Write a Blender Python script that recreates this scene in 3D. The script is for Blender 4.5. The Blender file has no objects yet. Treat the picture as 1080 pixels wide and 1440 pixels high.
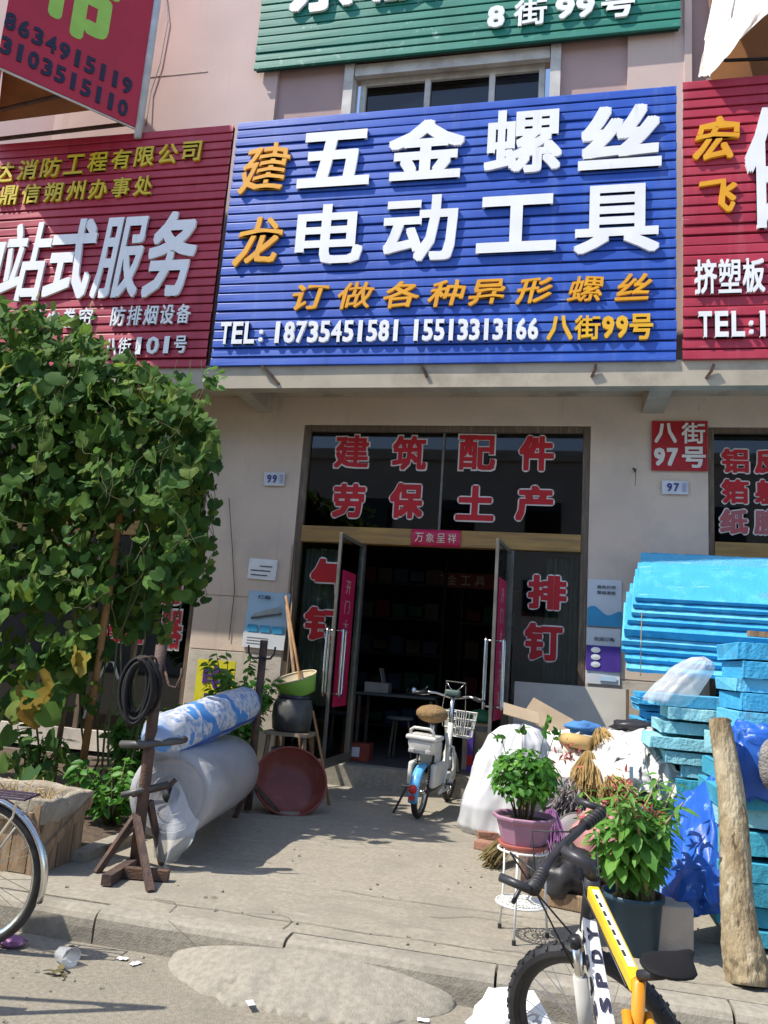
import bpy, bmesh, math, random
from mathutils import Vector, Matrix, noise, Euler
random.seed(7)
SC = bpy.context.scene
COL = SC.collection
R = math.radians
# ------------------------------------------------------------------ camera, sky, sun, exposure
FPX, YAW, PITCH, ROLL, CAMZ = 1100.0, R(12.819), R(10.637), R(4.113), 1.45
fw = Vector((-math.sin(YAW)*math.cos(PITCH), math.cos(YAW)*math.cos(PITCH), math.sin(PITCH)))
r0 = Vector((math.cos(YAW), math.sin(YAW), 0)); u0 = r0.cross(fw)
rt = math.cos(ROLL)*r0 + math.sin(ROLL)*u0; up = -math.sin(ROLL)*r0 + math.cos(ROLL)*u0
cam = bpy.data.cameras.new('camera'); co = bpy.data.objects.new('camera', cam); COL.objects.link(co)
M = Matrix((rt, up, -fw)).transposed().to_4x4(); M.translation = (0, 0, CAMZ); co.matrix_world = M
cam.sensor_fit = 'VERTICAL'; cam.sensor_height = 36; cam.lens = 36*FPX/1440; cam.clip_end = 500; cam.clip_start = .05
SC.camera = co
SUN = Vector((.62, .32, -1.0)).normalized()          # direction the light travels
w = bpy.data.worlds.new('World'); SC.world = w; w.use_nodes = True
nt = w.node_tree; bg = nt.nodes['Background']; sky = nt.nodes.new('ShaderNodeTexSky'); sky.sky_type = 'NISHITA'
sky.sun_disc = False; sky.sun_elevation = math.asin(-SUN.z); sky.sun_rotation = math.atan2(-SUN.x, -SUN.y)
sky.dust_density = 1.5; sky.altitude = 1000
nt.links.new(sky.outputs[0], bg.inputs[0]); bg.inputs[1].default_value = .15
sl = bpy.data.lights.new('sun', 'SUN'); sl.energy = 3.5; sl.angle = R(.53); sl.color = (1, .94, .84)
so = bpy.data.objects.new('sun', sl); COL.objects.link(so); so.rotation_euler = SUN.to_track_quat('-Z', 'Y').to_euler()
so.location = (-6, -3, 12)
SC.view_settings.view_transform = 'Standard'; SC.view_settings.look = 'None'; SC.view_settings.gamma = 1
SC.view_settings.exposure = 0.95; SC.view_settings.use_curve_mapping = False
SC.cycles.max_bounces = 8; SC.cycles.transparent_max_bounces = 16
try: SC.cycles.use_denoising = True
except Exception: pass

def ray(x, y): return rt*((x-540)/FPX) + up*((720-y)/FPX) + fw
def PY(x, y, Y):                                     # point on the vertical plane y = Y
    d = ray(x, y); return Vector((0, 0, CAMZ)) + d*(Y/d.y)
def PZ(x, y, z=.14):                                 # point on the level z
    d = ray(x, y); return Vector((0, 0, CAMZ)) + d*((z-CAMZ)/d.z)
W, S, G = 8.35, 7.48, .14                            # wall plane, sign plane, pavement level

# ------------------------------------------------------------------ materials
MATS = {}
def mat(name, c1, c2=None, scale=6, rough=.8, metal=0, bump=0, bscale=None, detail=5, lo=.35, hi=.65, spec=.4, stretch=None, c3=None, s3=1.2, lo3=.5, hi3=.7, trans=0, sheen=0, sss=0, coords='pos', streak=None):
    if name in MATS: return MATS[name]
    m = bpy.data.materials.new(name); m.use_nodes = True; n = m.node_tree.nodes; l = m.node_tree.links
    b = n['Principled BSDF']; b.inputs['Roughness'].default_value = rough; b.inputs['Metallic'].default_value = metal
    b.inputs['Specular IOR Level'].default_value = spec
    if c2 is None: c2 = tuple(x*.78 for x in c1)
    if coords == 'pos': src = n.new('ShaderNodeNewGeometry').outputs['Position']
    else: src = n.new('ShaderNodeTexCoord').outputs['Object']
    if stretch:
        mp = n.new('ShaderNodeMapping'); mp.inputs['Scale'].default_value = stretch; l.new(src, mp.inputs[0]); src = mp.outputs[0]
    nz = n.new('ShaderNodeTexNoise'); nz.inputs['Scale'].default_value = scale; nz.inputs['Detail'].default_value = detail; l.new(src, nz.inputs['Vector'])
    rp = n.new('ShaderNodeMapRange'); rp.inputs[1].default_value = lo; rp.inputs[2].default_value = hi; l.new(nz.outputs[0], rp.inputs[0])
    mx = n.new('ShaderNodeMix'); mx.data_type = 'RGBA'; mx.inputs[6].default_value = (*c1, 1); mx.inputs[7].default_value = (*c2, 1); l.new(rp.outputs[0], mx.inputs[0])
    out = mx.outputs[2]
    if c3:
        n3 = n.new('ShaderNodeTexNoise'); n3.inputs['Scale'].default_value = s3; n3.inputs['Detail'].default_value = 6; n3.inputs['Roughness'].default_value = .65; l.new(src, n3.inputs['Vector'])
        r3 = n.new('ShaderNodeMapRange'); r3.inputs[1].default_value = lo3; r3.inputs[2].default_value = hi3; l.new(n3.outputs[0], r3.inputs[0])
        m3 = n.new('ShaderNodeMix'); m3.data_type = 'RGBA'; l.new(out, m3.inputs[6]); m3.inputs[7].default_value = (*c3, 1); l.new(r3.outputs[0], m3.inputs[0]); out = m3.outputs[2]
    for sk_ in (streak or ()):                          # (colour, mapping scale, lo, hi, amount)
        mp = n.new('ShaderNodeMapping'); mp.inputs['Scale'].default_value = sk_[1]; l.new(n.new('ShaderNodeNewGeometry').outputs['Position'], mp.inputs[0])
        n4 = n.new('ShaderNodeTexNoise'); n4.inputs['Scale'].default_value = 1; n4.inputs['Detail'].default_value = 5; n4.inputs['Roughness'].default_value = .6; l.new(mp.outputs[0], n4.inputs['Vector'])
        r4 = n.new('ShaderNodeMapRange'); r4.inputs[1].default_value = sk_[2]; r4.inputs[2].default_value = sk_[3]; r4.inputs[4].default_value = sk_[4]; l.new(n4.outputs[0], r4.inputs[0])
        m4 = n.new('ShaderNodeMix'); m4.data_type = 'RGBA'; l.new(out, m4.inputs[6]); m4.inputs[7].default_value = (*sk_[0], 1); l.new(r4.outputs[0], m4.inputs[0]); out = m4.outputs[2]
    l.new(out, b.inputs['Base Color'])
    if bump:
        bn = n.new('ShaderNodeTexNoise'); bn.inputs['Scale'].default_value = bscale or scale*4; bn.inputs['Detail'].default_value = 6; l.new(src, bn.inputs['Vector'])
        bp = n.new('ShaderNodeBump'); bp.inputs['Strength'].default_value = bump; bp.inputs['Distance'].default_value = .02; l.new(bn.outputs[0], bp.inputs['Height']); l.new(bp.outputs[0], b.inputs['Normal'])
    if trans: b.inputs['Transmission Weight'].default_value = trans
    MATS[name] = m; return m
def glassmat(name, tint, refl=1.45, gloss=(1, 1, 1), rough=.02):
    m = bpy.data.materials.new(name); m.use_nodes = True; n = m.node_tree.nodes; l = m.node_tree.links; n.clear()
    o = n.new('ShaderNodeOutputMaterial'); t = n.new('ShaderNodeBsdfTransparent'); t.inputs[0].default_value = (*tint, 1)
    g = n.new('ShaderNodeBsdfGlossy'); g.inputs[0].default_value = (*gloss, 1); g.inputs['Roughness'].default_value = rough
    f = n.new('ShaderNodeFresnel'); f.inputs[0].default_value = refl; x = n.new('ShaderNodeMixShader')
    l.new(f.outputs[0], x.inputs[0]); l.new(t.outputs[0], x.inputs[1]); l.new(g.outputs[0], x.inputs[2]); l.new(x.outputs[0], o.inputs[0])
    MATS[name] = m; return m
def leafmat(name, cols, trans=.35, rough=.45):
    m = bpy.data.materials.new(name); m.use_nodes = True; n = m.node_tree.nodes; l = m.node_tree.links
    b = n['Principled BSDF']; b.inputs['Roughness'].default_value = rough; b.inputs['Specular IOR Level'].default_value = .22
    ge = n.new('ShaderNodeNewGeometry'); oi = n.new('ShaderNodeObjectInfo'); ad = n.new('ShaderNodeMath'); ad.operation = 'ADD'
    l.new(ge.outputs['Random Per Island'], ad.inputs[0]); l.new(oi.outputs['Random'], ad.inputs[1])
    fr = n.new('ShaderNodeMath'); fr.operation = 'FRACT'; l.new(ad.outputs[0], fr.inputs[0])
    cr = n.new('ShaderNodeValToRGB'); l.new(fr.outputs[0], cr.inputs[0])
    el = cr.color_ramp.elements
    while len(el) < len(cols): el.new(.5)
    for i, c in enumerate(cols): el[i].position = i/(len(cols)-1); el[i].color = (*c, 1)
    nz = n.new('ShaderNodeTexNoise'); nz.inputs['Scale'].default_value = 18; l.new(ge.outputs['Position'], nz.inputs['Vector'])
    hs = n.new('ShaderNodeHueSaturation'); mr = n.new('ShaderNodeMapRange'); mr.inputs[3].default_value = .75; mr.inputs[4].default_value = 1.25
    l.new(nz.outputs[0], mr.inputs[0]); l.new(mr.outputs[0], hs.inputs['Value']); l.new(cr.outputs[0], hs.inputs['Color'])
    l.new(hs.outputs[0], b.inputs['Base Color'])
    tr = n.new('ShaderNodeBsdfTranslucent'); hv = n.new('ShaderNodeHueSaturation'); hv.inputs['Value'].default_value = 1.5; hv.inputs['Hue'].default_value = .48
    l.new(hs.outputs[0], hv.inputs['Color']); l.new(hv.outputs[0], tr.inputs[0])
    x = n.new('ShaderNodeMixShader'); x.inputs[0].default_value = trans; o = n['Material Output']
    l.new(b.outputs[0], x.inputs[1]); l.new(tr.outputs[0], x.inputs[2]); l.new(x.outputs[0], o.inputs[0])
    MATS[name] = m; return m
K = mat
concrete = K('concrete_pavement', (.315, .283, .222), (.248, .22, .172), 38, .9, bump=.28, bscale=130, detail=8, c3=(.215, .195, .16), s3=1.5, lo3=.5, hi3=.72, streak=[((.17, .15, .12), (.7, 5, 1), .58, .80, .6), ((.11, .095, .075), (5, 5, 1), .68, .74, .8), ((.41, .385, .33), (2.2, 9, 1), .60, .74, .55), ((.14, .125, .10), (60, 60, 1), .68, .72, .7)])
kerbm = K('kerb_concrete', (.325, .295, .24), (.25, .225, .18), 30, .92, bump=.25, bscale=110, detail=8, c3=(.20, .18, .145), s3=2.5, lo3=.50, hi3=.70, streak=[((.12, .105, .08), (4, 4, 4), .64, .72, .7)])
roadm = K('street_concrete', (.275, .245, .19), (.20, .178, .14), 45, .95, bump=.4, bscale=150, detail=8, c3=(.185, .165, .13), s3=1.2, lo3=.5, hi3=.7, streak=[((.12, .105, .08), (1.2, 4, 1), .60, .78, .6), ((.35, .32, .26), (70, 70, 1), .66, .70, .7)])
patchm = K('patch_concrete', (.305, .277, .225), (.235, .213, .172), 34, .95, bump=.3, bscale=110, detail=8, c3=(.22, .2, .165), s3=3, lo3=.5, hi3=.70, streak=[((.13, .115, .09), (5, 5, 1), .64, .72, .7)])
stucco = K('stucco_beige', (.68, .545, .435), (.61, .485, .39), 1.3, .9, bump=.15, bscale=50, c3=(.53, .435, .365), s3=1.6, lo3=.5, hi3=.75, streak=[((.38, .305, .25), (7, 7, .5), .60, .80, .55), ((.22, .18, .155), (3, 3, 2.2), .69, .77, .7)])
plinth = K('plinth_grey', (.56, .495, .415), (.47, .415, .35), 2.5, .9, bump=.18, bscale=40, c3=(.33, .295, .25), s3=3, streak=[((.24, .21, .18), (8, 8, .6), .58, .78, .6), ((.18, .16, .14), (4, 4, 3), .68, .76, .7)])
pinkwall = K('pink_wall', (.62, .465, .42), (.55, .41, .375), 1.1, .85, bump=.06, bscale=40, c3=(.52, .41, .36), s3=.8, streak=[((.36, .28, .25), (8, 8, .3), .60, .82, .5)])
recessm = K('pink_wall_recess_shade', (.47, .33, .31), (.42, .295, .28), 1.4, .85, bump=.06, bscale=40)  # same pink wall made darker: shade of the recess put into the colour
whitepaint = K('white_paint', (.62, .6, .56), (.5, .48, .45), 5, .6, c3=(.36, .34, .31), s3=3)
bluem = K('blue_slat', (.024, .088, .44), (.020, .072, .38), 3, .42, c3=(.045, .125, .50), s3=1.2, lo3=.45, hi3=.8, streak=[((.10, .17, .46), (9, 1, .5), .56, .78, .55), ((.010, .03, .16), (5, 1, .35), .60, .80, .45), ((.55, .57, .63), (3, 1, 90), .695, .73, .8)])
redm = K('red_slat', (.38, .022, .050), (.33, .019, .042), 3, .5, c3=(.46, .05, .08), s3=1.4, lo3=.45, hi3=.8, streak=[((.46, .10, .13), (9, 1, .5), .56, .78, .5), ((.14, .012, .02), (5, 1, .35), .60, .80, .5), ((.62, .45, .45), (3, 1, 90), .70, .735, .8)])
red2m = K('red_slat_right', (.38, .022, .050), (.33, .019, .042), 3, .5, c3=(.46, .05, .08), s3=1.4, lo3=.45, hi3=.8, streak=[((.46, .10, .13), (9, 1, .5), .56, .78, .5), ((.14, .012, .02), (5, 1, .35), .60, .80, .5), ((.62, .45, .45), (3, 1, 90), .70, .735, .8)])
greenm = K('green_slat', (.018, .20, .145), (.015, .165, .12), 3, .55, c3=(.26, .42, .36), s3=7, lo3=.62, hi3=.70, streak=[((.06, .26, .2), (9, 1, .5), .55, .78, .5), ((.45, .55, .5), (4, 1, 60), .68, .72, .8)])
backm = K('sign_backing', (.02, .022, .05), rough=.8)
backr = K('sign_backing_red', (.05, .008, .014), rough=.8)
backg = K('sign_backing_green', (.01, .05, .04), rough=.8)
whitel = K('white_letter', (.84, .84, .85), (.78, .78, .79), 4, .5, streak=[((.50, .49, .47), (14, 1, 1.2), .62, .80, .6)])
orangel = K('orange_letter', (.80, .38, .012), (.72, .32, .01), 5, .45)
yellowl = K('yellow_letter', (.66, .50, .025), (.58, .42, .02), 5, .45)
lletter = K('letter_side_shadow', (.5, .5, .52), rough=.6)
limel = K('lime_letter', (.36, .60, .10), (.32, .54, .09), 5, .6)
inkl = K('navy_ink', (.02, .02, .05), rough=.6)
redl = K('red_film', (.50, .012, .018), (.42, .011, .016), 6, .6)
fadedred = K('faded_red_film', (.42, .08, .085), (.36, .12, .12), 6, .6)
whitefilm = K('white_film', (.76, .72, .68), (.68, .62, .58), 6, .7)
rederp = K('red_sign_board', (.48, .022, .045), (.42, .02, .04), 2, .45)
framem = K('door_frame_brown', (.15, .105, .07), (.10, .072, .05), 7, .5, stretch=(6, 6, .6), bump=.1, c3=(.26, .2, .14), s3=5, lo3=.55, hi3=.7)
lintelm = K('lintel_wood', (.40, .235, .07), (.28, .155, .05), 5, .5, stretch=(.5, 4, 6), c3=(.2, .13, .06), s3=3)
steel = K('chrome_steel', (.72, .71, .68), (.6, .59, .56), 9, .22, metal=1)
alu = K('door_aluminium', (.20, .185, .165), (.14, .13, .115), 8, .45, metal=.5)
rust = K('rusty_steel', (.115, .075, .06), (.065, .045, .04), 14, .7, metal=.3, bump=.4, bscale=80, c3=(.17, .09, .05), s3=9)
blackrub = K('black_rubber', (.018, .018, .02), (.03, .03, .032), 12, .55, bump=.1)
blackpl = K('black_plastic', (.022, .022, .026), (.035, .035, .04), 9, .4)
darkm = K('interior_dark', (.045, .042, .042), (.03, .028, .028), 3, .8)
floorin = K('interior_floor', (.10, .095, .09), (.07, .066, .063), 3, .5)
woodpl = K('crate_wood', (.32, .22, .13), (.22, .145, .085), 8, .8, stretch=(3, 3, .6), bump=.3, c3=(.16, .11, .07), s3=4)
stick = K('stick_wood', (.36, .19, .07), (.26, .13, .05), 8, .7)
barkm = K('log_bark', (.30, .235, .14), (.17, .125, .07), 24, .95, bump=.9, bscale=50, stretch=(1, 1, .35), c3=(.40, .34, .23), s3=12, lo3=.48, hi3=.6, lo=.42, hi=.6, streak=[((.05, .035, .02), (30, 30, 2.2), .62, .68, .85)])
logend = K('log_end', (.20, .13, .075), (.12, .08, .05), 20, .95, bump=.9, bscale=30)
plasticw = K('white_plastic_film', (.62, .62, .62), (.54, .55, .56), 5, .35, bump=.15, bscale=9)
foilw = K('roll_film_grey', (.44, .435, .44), (.36, .355, .36), 3, .28, bump=.35, bscale=9, stretch=(2.5, .5, 1), streak=[((.30, .29, .28), (6, 1.2, 3), .60, .78, .5)])
basinm = K('basin_red', (.22, .048, .032), (.17, .038, .026), 4, .45, c3=(.26, .08, .06), s3=6)
greenpl = K('basin_green', (.28, .56, .09), (.24, .50, .08), 4, .4)
creampl = K('basin_cream', (.66, .56, .36), rough=.5)
greyb = K('bucket_grey', (.13, .14, .14), (.09, .1, .1), 6, .6)
foam1 = K('foam_blue', (.055, .36, .63), (.045, .32, .585), 4, .8, bump=.4, bscale=55, c3=(.10, .44, .67), s3=7, spec=.2, streak=[((.12, .18, .20), (3, 3, 7), .62, .76, .65), ((.42, .66, .76), (2, 30, 40), .66, .72, .7), ((.20, .24, .24), (9, 9, 12), .68, .74, .7)])
foam2 = K('foam_cyan', (.12, .46, .68), (.095, .41, .63), 4, .8, bump=.4, bscale=55, c3=(.17, .52, .71), s3=7, spec=.2, streak=[((.12, .18, .20), (3, 3, 7), .62, .76, .65), ((.42, .66, .76), (2, 30, 40), .66, .72, .7), ((.20, .24, .24), (9, 9, 12), .68, .74, .7)])
foam3 = K('foam_aqua', (.27, .56, .62), (.21, .50, .58), 4, .8, bump=.4, bscale=55, c3=(.34, .6, .63), s3=7, spec=.2, streak=[((.12, .18, .20), (3, 3, 7), .62, .76, .65), ((.42, .66, .76), (2, 30, 40), .66, .72, .7), ((.20, .24, .24), (9, 9, 12), .68, .74, .7)])
foam4 = K('foam_teal', (.05, .35, .48), (.04, .30, .43), 4, .75, bump=.3, bscale=45, c3=(.035, .22, .32), s3=3)
tarpm = K('blue_tarp', (.022, .115, .50), (.016, .085, .40), 5, .38, bump=.35, bscale=8, c3=(.20, .36, .68), s3=9, lo3=.60, hi3=.66)
clothw = K('sack_white', (.60, .58, .555), (.50, .485, .47), 5, .85, bump=.5, bscale=14)
strawm = K('straw', (.50, .35, .14), (.38, .26, .10), 12, .9)
canvasw = K('awning_cloth', (.72, .66, .60), (.62, .55, .49), 4, .8, bump=.4, bscale=9, c3=(.40, .34, .28), s3=5, lo3=.6, hi3=.72)
orangepan = K('orange_panel', (.30, .12, .03), (.22, .09, .03), 3, .7)
soilm = K('soil', (.12, .085, .055), (.07, .05, .035), 20, 1, bump=1, bscale=40)
potpink = K('pot_mauve', (.36, .19, .27), (.30, .155, .22), 5, .55)
potred = K('saucer_red', (.40, .11, .085), rough=.5)
bucketb = K('bucket_blue', (.022, .055, .085), (.016, .04, .06), 5, .45)
paintw = K('white_enamel', (.78, .78, .74), (.68, .68, .63), 8, .4)
ebody = K('scooter_white', (.66, .655, .60), (.56, .55, .50), 6, .35)
eblue = K('fender_blue', (.12, .42, .72), (.10, .36, .64), 5, .3)
eseat = K('seat_tan', (.30, .19, .085), (.22, .135, .06), 30, .95, bump=.9, bscale=70)
yellowp = K('frame_yellow', (.80, .55, .02), (.72, .48, .02), 6, .28)
orangep = K('swingarm_orange', (.72, .30, .02), (.6, .24, .02), 6, .3)
whitep = K('frame_white', (.80, .79, .76), (.72, .71, .68), 6, .28)
greyfork = K('fork_grey', (.50, .49, .46), (.42, .41, .38), 8, .35)
posterb = K('poster_blue', (.32, .52, .70), (.44, .6, .74), 2.5, .5)
posterw = K('poster_white', (.66, .68, .70), (.6, .62, .64), 4, .6)
posterc = K('poster_cyan', (.05, .33, .58), rough=.5)
posterp = K('poster_purple', (.08, .04, .32), rough=.5)
couplet = K('couplet_pink_red', (.55, .02, .085), (.46, .016, .07), 4, .45)
yellowsg = K('yellow_board', (.78, .70, .03), rough=.5)
purpl = K('purple_ink', (.10, .03, .22), rough=.5)
curtain = K('curtain_cloth', (.42, .42, .40), (.26, .26, .25), 3, .9, stretch=(16, 1, .2))
pinkcl = K('pink_cloth', (.48, .24, .22), (.38, .18, .17), 6, .9, bump=.3, bscale=15)
purplecl = K('mauve_strips', (.36, .17, .32), (.26, .11, .24), 9, .7)
greycl = K('mop_grey', (.50, .46, .45), (.38, .35, .34), 12, .9)
brickm = K('brick_red', (.34, .18, .12), (.26, .13, .09), 9, .95, bump=.5)
cardm = K('cardboard', (.40, .31, .21), (.33, .25, .17), 5, .9)
panelm = K('leaning_panel', (.46, .435, .385), (.38, .36, .32), 2, .55, c3=(.54, .51, .45), s3=1.5)
tealm = K('teal_plastic', (.10, .30, .32), rough=.5)
greend = K('dark_green', (.02, .13, .06), rough=.6)
carsil = K('car_silver', (.5, .52, .54), rough=.25, metal=.6)
paperw = K('paper_white', (.82, .82, .82), (.72, .72, .73), 7, .7)
leafA = leafmat('vine_leaf', [(.030, .082, .020), (.050, .125, .026), (.080, .175, .032), (.040, .105, .026), (.14, .24, .036), (.06, .145, .025), (.18, .23, .05)], .42, .7)
leafY = leafmat('vine_leaf_yellow', [(.32, .23, .03), (.22, .20, .04), (.26, .16, .03)], .3)
leafB = leafmat('potted_leaf', [(.035, .13, .018), (.065, .20, .025), (.12, .29, .035)], .3)
leafC = leafmat('balsam_leaf', [(.06, .18, .03), (.10, .26, .045), (.16, .34, .06)], .36)
petal = leafmat('petal_red', [(.35, .06, .05), (.42, .10, .10), (.40, .16, .06)], .3)
stemm = K('plant_stem', (.08, .10, .03), (.09, .075, .035), 9, .8)
stemr = K('balsam_stem', (.33, .24, .14), (.25, .28, .1), 9, .7)
glassd = glassmat('dark_glass', (.34, .36, .38), 1.5)
glassp = glassmat('pane_glass', (.22, .235, .25), 1.5)
glassdoor = glassmat('door_glass', (.74, .80, .78), 1.5)
glassw = glassmat('window_glass', (.12, .13, .14), 1.55)
def plasticmat():
    m = bpy.data.materials.new('clear_bag'); m.use_nodes = True; n = m.node_tree.nodes; l = m.node_tree.links; n.clear()
    o = n.new('ShaderNodeOutputMaterial'); t = n.new('ShaderNodeBsdfTransparent'); t.inputs[0].default_value = (.93, .94, .95, 1)
    g = n.new('ShaderNodeBsdfPrincipled'); g.inputs['Base Color'].default_value = (.7, .72, .74, 1); g.inputs['Roughness'].default_value = .15
    nz = n.new('ShaderNodeTexNoise'); nz.inputs['Scale'].default_value = 22; bp = n.new('ShaderNodeBump'); bp.inputs['Strength'].default_value = .8; l.new(nz.outputs[0], bp.inputs['Height']); l.new(bp.outputs[0], g.inputs['Normal'])
    x = n.new('ShaderNodeMixShader'); x.inputs[0].default_value = .42; l.new(t.outputs[0], x.inputs[1]); l.new(g.outputs[0], x.inputs[2]); l.new(x.outputs[0], o.inputs[0])
    return m
clearbag = plasticmat()
def printroll():
    m = mat('printed_roll', (.60, .62, .66), (.26, .36, .56), 26, .3, bump=.4, bscale=14, lo=.5, hi=.56); n = m.node_tree.nodes; l = m.node_tree.links
    b = n['Principled BSDF']; src = b.inputs['Base Color'].links[0].from_socket
    tc = n.new('ShaderNodeTexCoord'); sp = n.new('ShaderNodeSeparateXYZ'); l.new(tc.outputs['Object'], sp.inputs[0])
    nz = n.new('ShaderNodeTexNoise'); nz.inputs['Scale'].default_value = 4.5; l.new(tc.outputs['Object'], nz.inputs['Vector'])
    ad = n.new('ShaderNodeMath'); ad.operation = 'MULTIPLY_ADD'; ad.inputs[1].default_value = .85; l.new(nz.outputs[0], ad.inputs[0]); l.new(sp.outputs['Y'], ad.inputs[2])
    ml = n.new('ShaderNodeMath'); ml.operation = 'MULTIPLY'; ml.inputs[1].default_value = 1.75; l.new(ad.outputs[0], ml.inputs[0])
    fr = n.new('ShaderNodeMath'); fr.operation = 'FRACT'; l.new(ml.outputs[0], fr.inputs[0])
    cr = n.new('ShaderNodeValToRGB'); cr.color_ramp.interpolation = 'CONSTANT'; e = cr.color_ramp.elements
    e[0].position = 0; e[0].color = (1, 1, 1, 1); e[1].position = .30; e[1].color = (0, 0, 0, 1); e.new(.93).color = (1, 1, 1, 1); l.new(fr.outputs[0], cr.inputs[0])
    mx = n.new('ShaderNodeMix'); mx.data_type = 'RGBA'; l.new(cr.outputs[0], mx.inputs[0]); l.new(src, mx.inputs[6]); mx.inputs[7].default_value = (.08, .27, .62, 1)
    st = n.new('ShaderNodeMath'); st.operation = 'COMPARE'; st.inputs[1].default_value = -.085; st.inputs[2].default_value = .02; l.new(sp.outputs['Z'], st.inputs[0])
    m2 = n.new('ShaderNodeMix'); m2.data_type = 'RGBA'; l.new(st.outputs[0], m2.inputs[0]); l.new(mx.outputs[2], m2.inputs[6]); m2.inputs[7].default_value = (.04, .09, .38, 1)
    l.new(m2.outputs[2], b.inputs['Base Color']); return m
printm = printroll()

# ------------------------------------------------------------------ mesh helpers
class MB:
    def __init__(s): s.v = []; s.f = []
    def add(s, vs, fs):
        o = len(s.v); s.v += [tuple(v) for v in vs]; s.f += [tuple(i+o for i in f) for f in fs]; return s
    def box(s, c, d, rot=None, taper=1):
        x, y, z = (q/2 for q in d); vs = []
        for k in (-1, 1):
            t = taper if k > 0 else 1
            for a, b in ((-1, -1), (1, -1), (1, 1), (-1, 1)): vs.append(Vector((a*x*t, b*y*t, k*z)))
        if rot is not None:
            m = rot if isinstance(rot, Matrix) else Euler(rot).to_matrix(); vs = [m @ v for v in vs]
        c = Vector(c); return s.add([v+c for v in vs], [(3, 2, 1, 0), (4, 5, 6, 7), (0, 1, 5, 4), (1, 2, 6, 5), (2, 3, 7, 6), (3, 0, 4, 7)])
    def tube(s, pts, r, n=8, cap=True, closed=False):
        pts = [Vector(p) for p in pts]; m = len(pts); rings = []; prev = None
        for i, p in enumerate(pts):
            if closed: t = pts[(i+1) % m]-pts[i-1]
            else: t = pts[min(i+1, m-1)]-pts[max(i-1, 0)]
            t.normalize()
            if prev is None:
                a = t.orthogonal().normalized()
            else:
                a = prev - t*prev.dot(t)
                a = a.normalized() if a.length > 1e-6 else t.orthogonal().normalized()
            prev = a; b = t.cross(a); rr = r[i] if isinstance(r, (list, tuple)) else r
            rings.append([p+(a*math.cos(2*math.pi*k/n)+b*math.sin(2*math.pi*k/n))*rr for k in range(n)])
        vs = [v for g in rings for v in g]; fs = []
        for i in range(m if closed else m-1):
            j = (i+1) % m
            for k in range(n): fs.append((i*n+k, i*n+(k+1) % n, j*n+(k+1) % n, j*n+k))
        if cap and not closed: fs += [tuple(range(n-1, -1, -1)), tuple((m-1)*n+k for k in range(n))]
        return s.add(vs, fs)
    def lathe(s, prof, n=24, c=(0, 0, 0), rot=None, sx=1, sy=1, wob=0, seed=0):
        vs = []; fs = []; m = len(prof); c = Vector(c)
        mt = rot if isinstance(rot, Matrix) else (Euler(rot).to_matrix() if rot is not None else None)
        for (r, z) in prof:
            for k in range(n):
                a = 2*math.pi*k/n; q = 1+(wob*noise.noise(Vector((math.cos(a)*2+seed, math.sin(a)*2, z*6))) if wob else 0)
                v = Vector((r*q*math.cos(a)*sx, r*q*math.sin(a)*sy, z)); vs.append((mt @ v if mt else v)+c)
        for i in range(m-1):
            for k in range(n): fs.append((i*n+k, i*n+(k+1) % n, (i+1)*n+(k+1) % n, (i+1)*n+k))
        return s.add(vs, fs)
    def grid(s, fn, nu, nv):
        vs = [fn(i/nu, j/nv) for j in range(nv+1) for i in range(nu+1)]
        return s.add(vs, [(j*(nu+1)+i, j*(nu+1)+i+1, (j+1)*(nu+1)+i+1, (j+1)*(nu+1)+i) for j in range(nv) for i in range(nu)])
    def mesh(s, name, m, smooth=False):
        me = bpy.data.meshes.new(name); me.from_pydata(s.v, [], s.f); me.materials.append(m)
        if smooth: me.polygons.foreach_set('use_smooth', [True]*len(me.polygons))
        me.update(); return me
    def obj(s, name, m, parent=None, smooth=False, loc=None, rot=None, thick=0, bevel=0, auto=None):
        o = bpy.data.objects.new(name, s.mesh(name, m, smooth)); COL.objects.link(o)
        if loc is not None: o.location = loc
        if rot is not None: o.rotation_euler = rot
        if parent is not None: o.parent = parent
        if thick: md = o.modifiers.new('thickness', 'SOLIDIFY'); md.thickness = thick; md.offset = 0
        if bevel: md = o.modifiers.new('edges', 'BEVEL'); md.width = bevel; md.segments = 2; md.limit_method = 'ANGLE'; md.angle_limit = R(40)
        return o
def box(name, c, d, m, parent=None, rot=None, bevel=0):
    o = MB().box((0, 0, 0), d).obj(name, m, parent, loc=c, bevel=bevel)
    if rot is not None: o.rotation_euler = rot.to_euler() if isinstance(rot, Matrix) else rot
    return o
def bx(name, x0, x1, y0, y1, z0, z1, m, parent=None, bevel=0):
    return box(name, ((x0+x1)/2, (y0+y1)/2, (z0+z1)/2), (abs(x1-x0), abs(y1-y0), abs(z1-z0)), m, parent, bevel=bevel)
def share(o, loc, rot=None, scale=None, parent=None, name=None):
    c = o.copy(); COL.objects.link(c); c.location = loc
    if rot is not None: c.rotation_euler = rot
    if scale is not None: c.scale = scale
    if parent is not None: c.parent = parent
    if name: c.name = name
    return c
def tag(o, label, cat, group=None):
    o['label'] = label; o['category'] = cat
    if group: o['group'] = group
    return o
def struct(o, kind='structure'): o['kind'] = kind; return o
def empty(name, loc=(0, 0, 0), rz=0):
    o = bpy.data.objects.new(name, None); COL.objects.link(o); o.location = loc; o.rotation_euler = (0, 0, rz); o.empty_display_size = .1; return o
def thing(name, label, cat, loc=(0, 0, 0), rz=0, group=None): return tag(empty(name, loc, rz), label, cat, group)
def fromto(a, b):
    a, b = Vector(a), Vector(b); return (b-a).to_track_quat('Z', 'Y').to_matrix()
def fbm(p, o=3):
    v = 0; a = 1
    for _ in range(o): v += a*noise.noise(p); p = p*2.1; a *= .5
    return v

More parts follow.
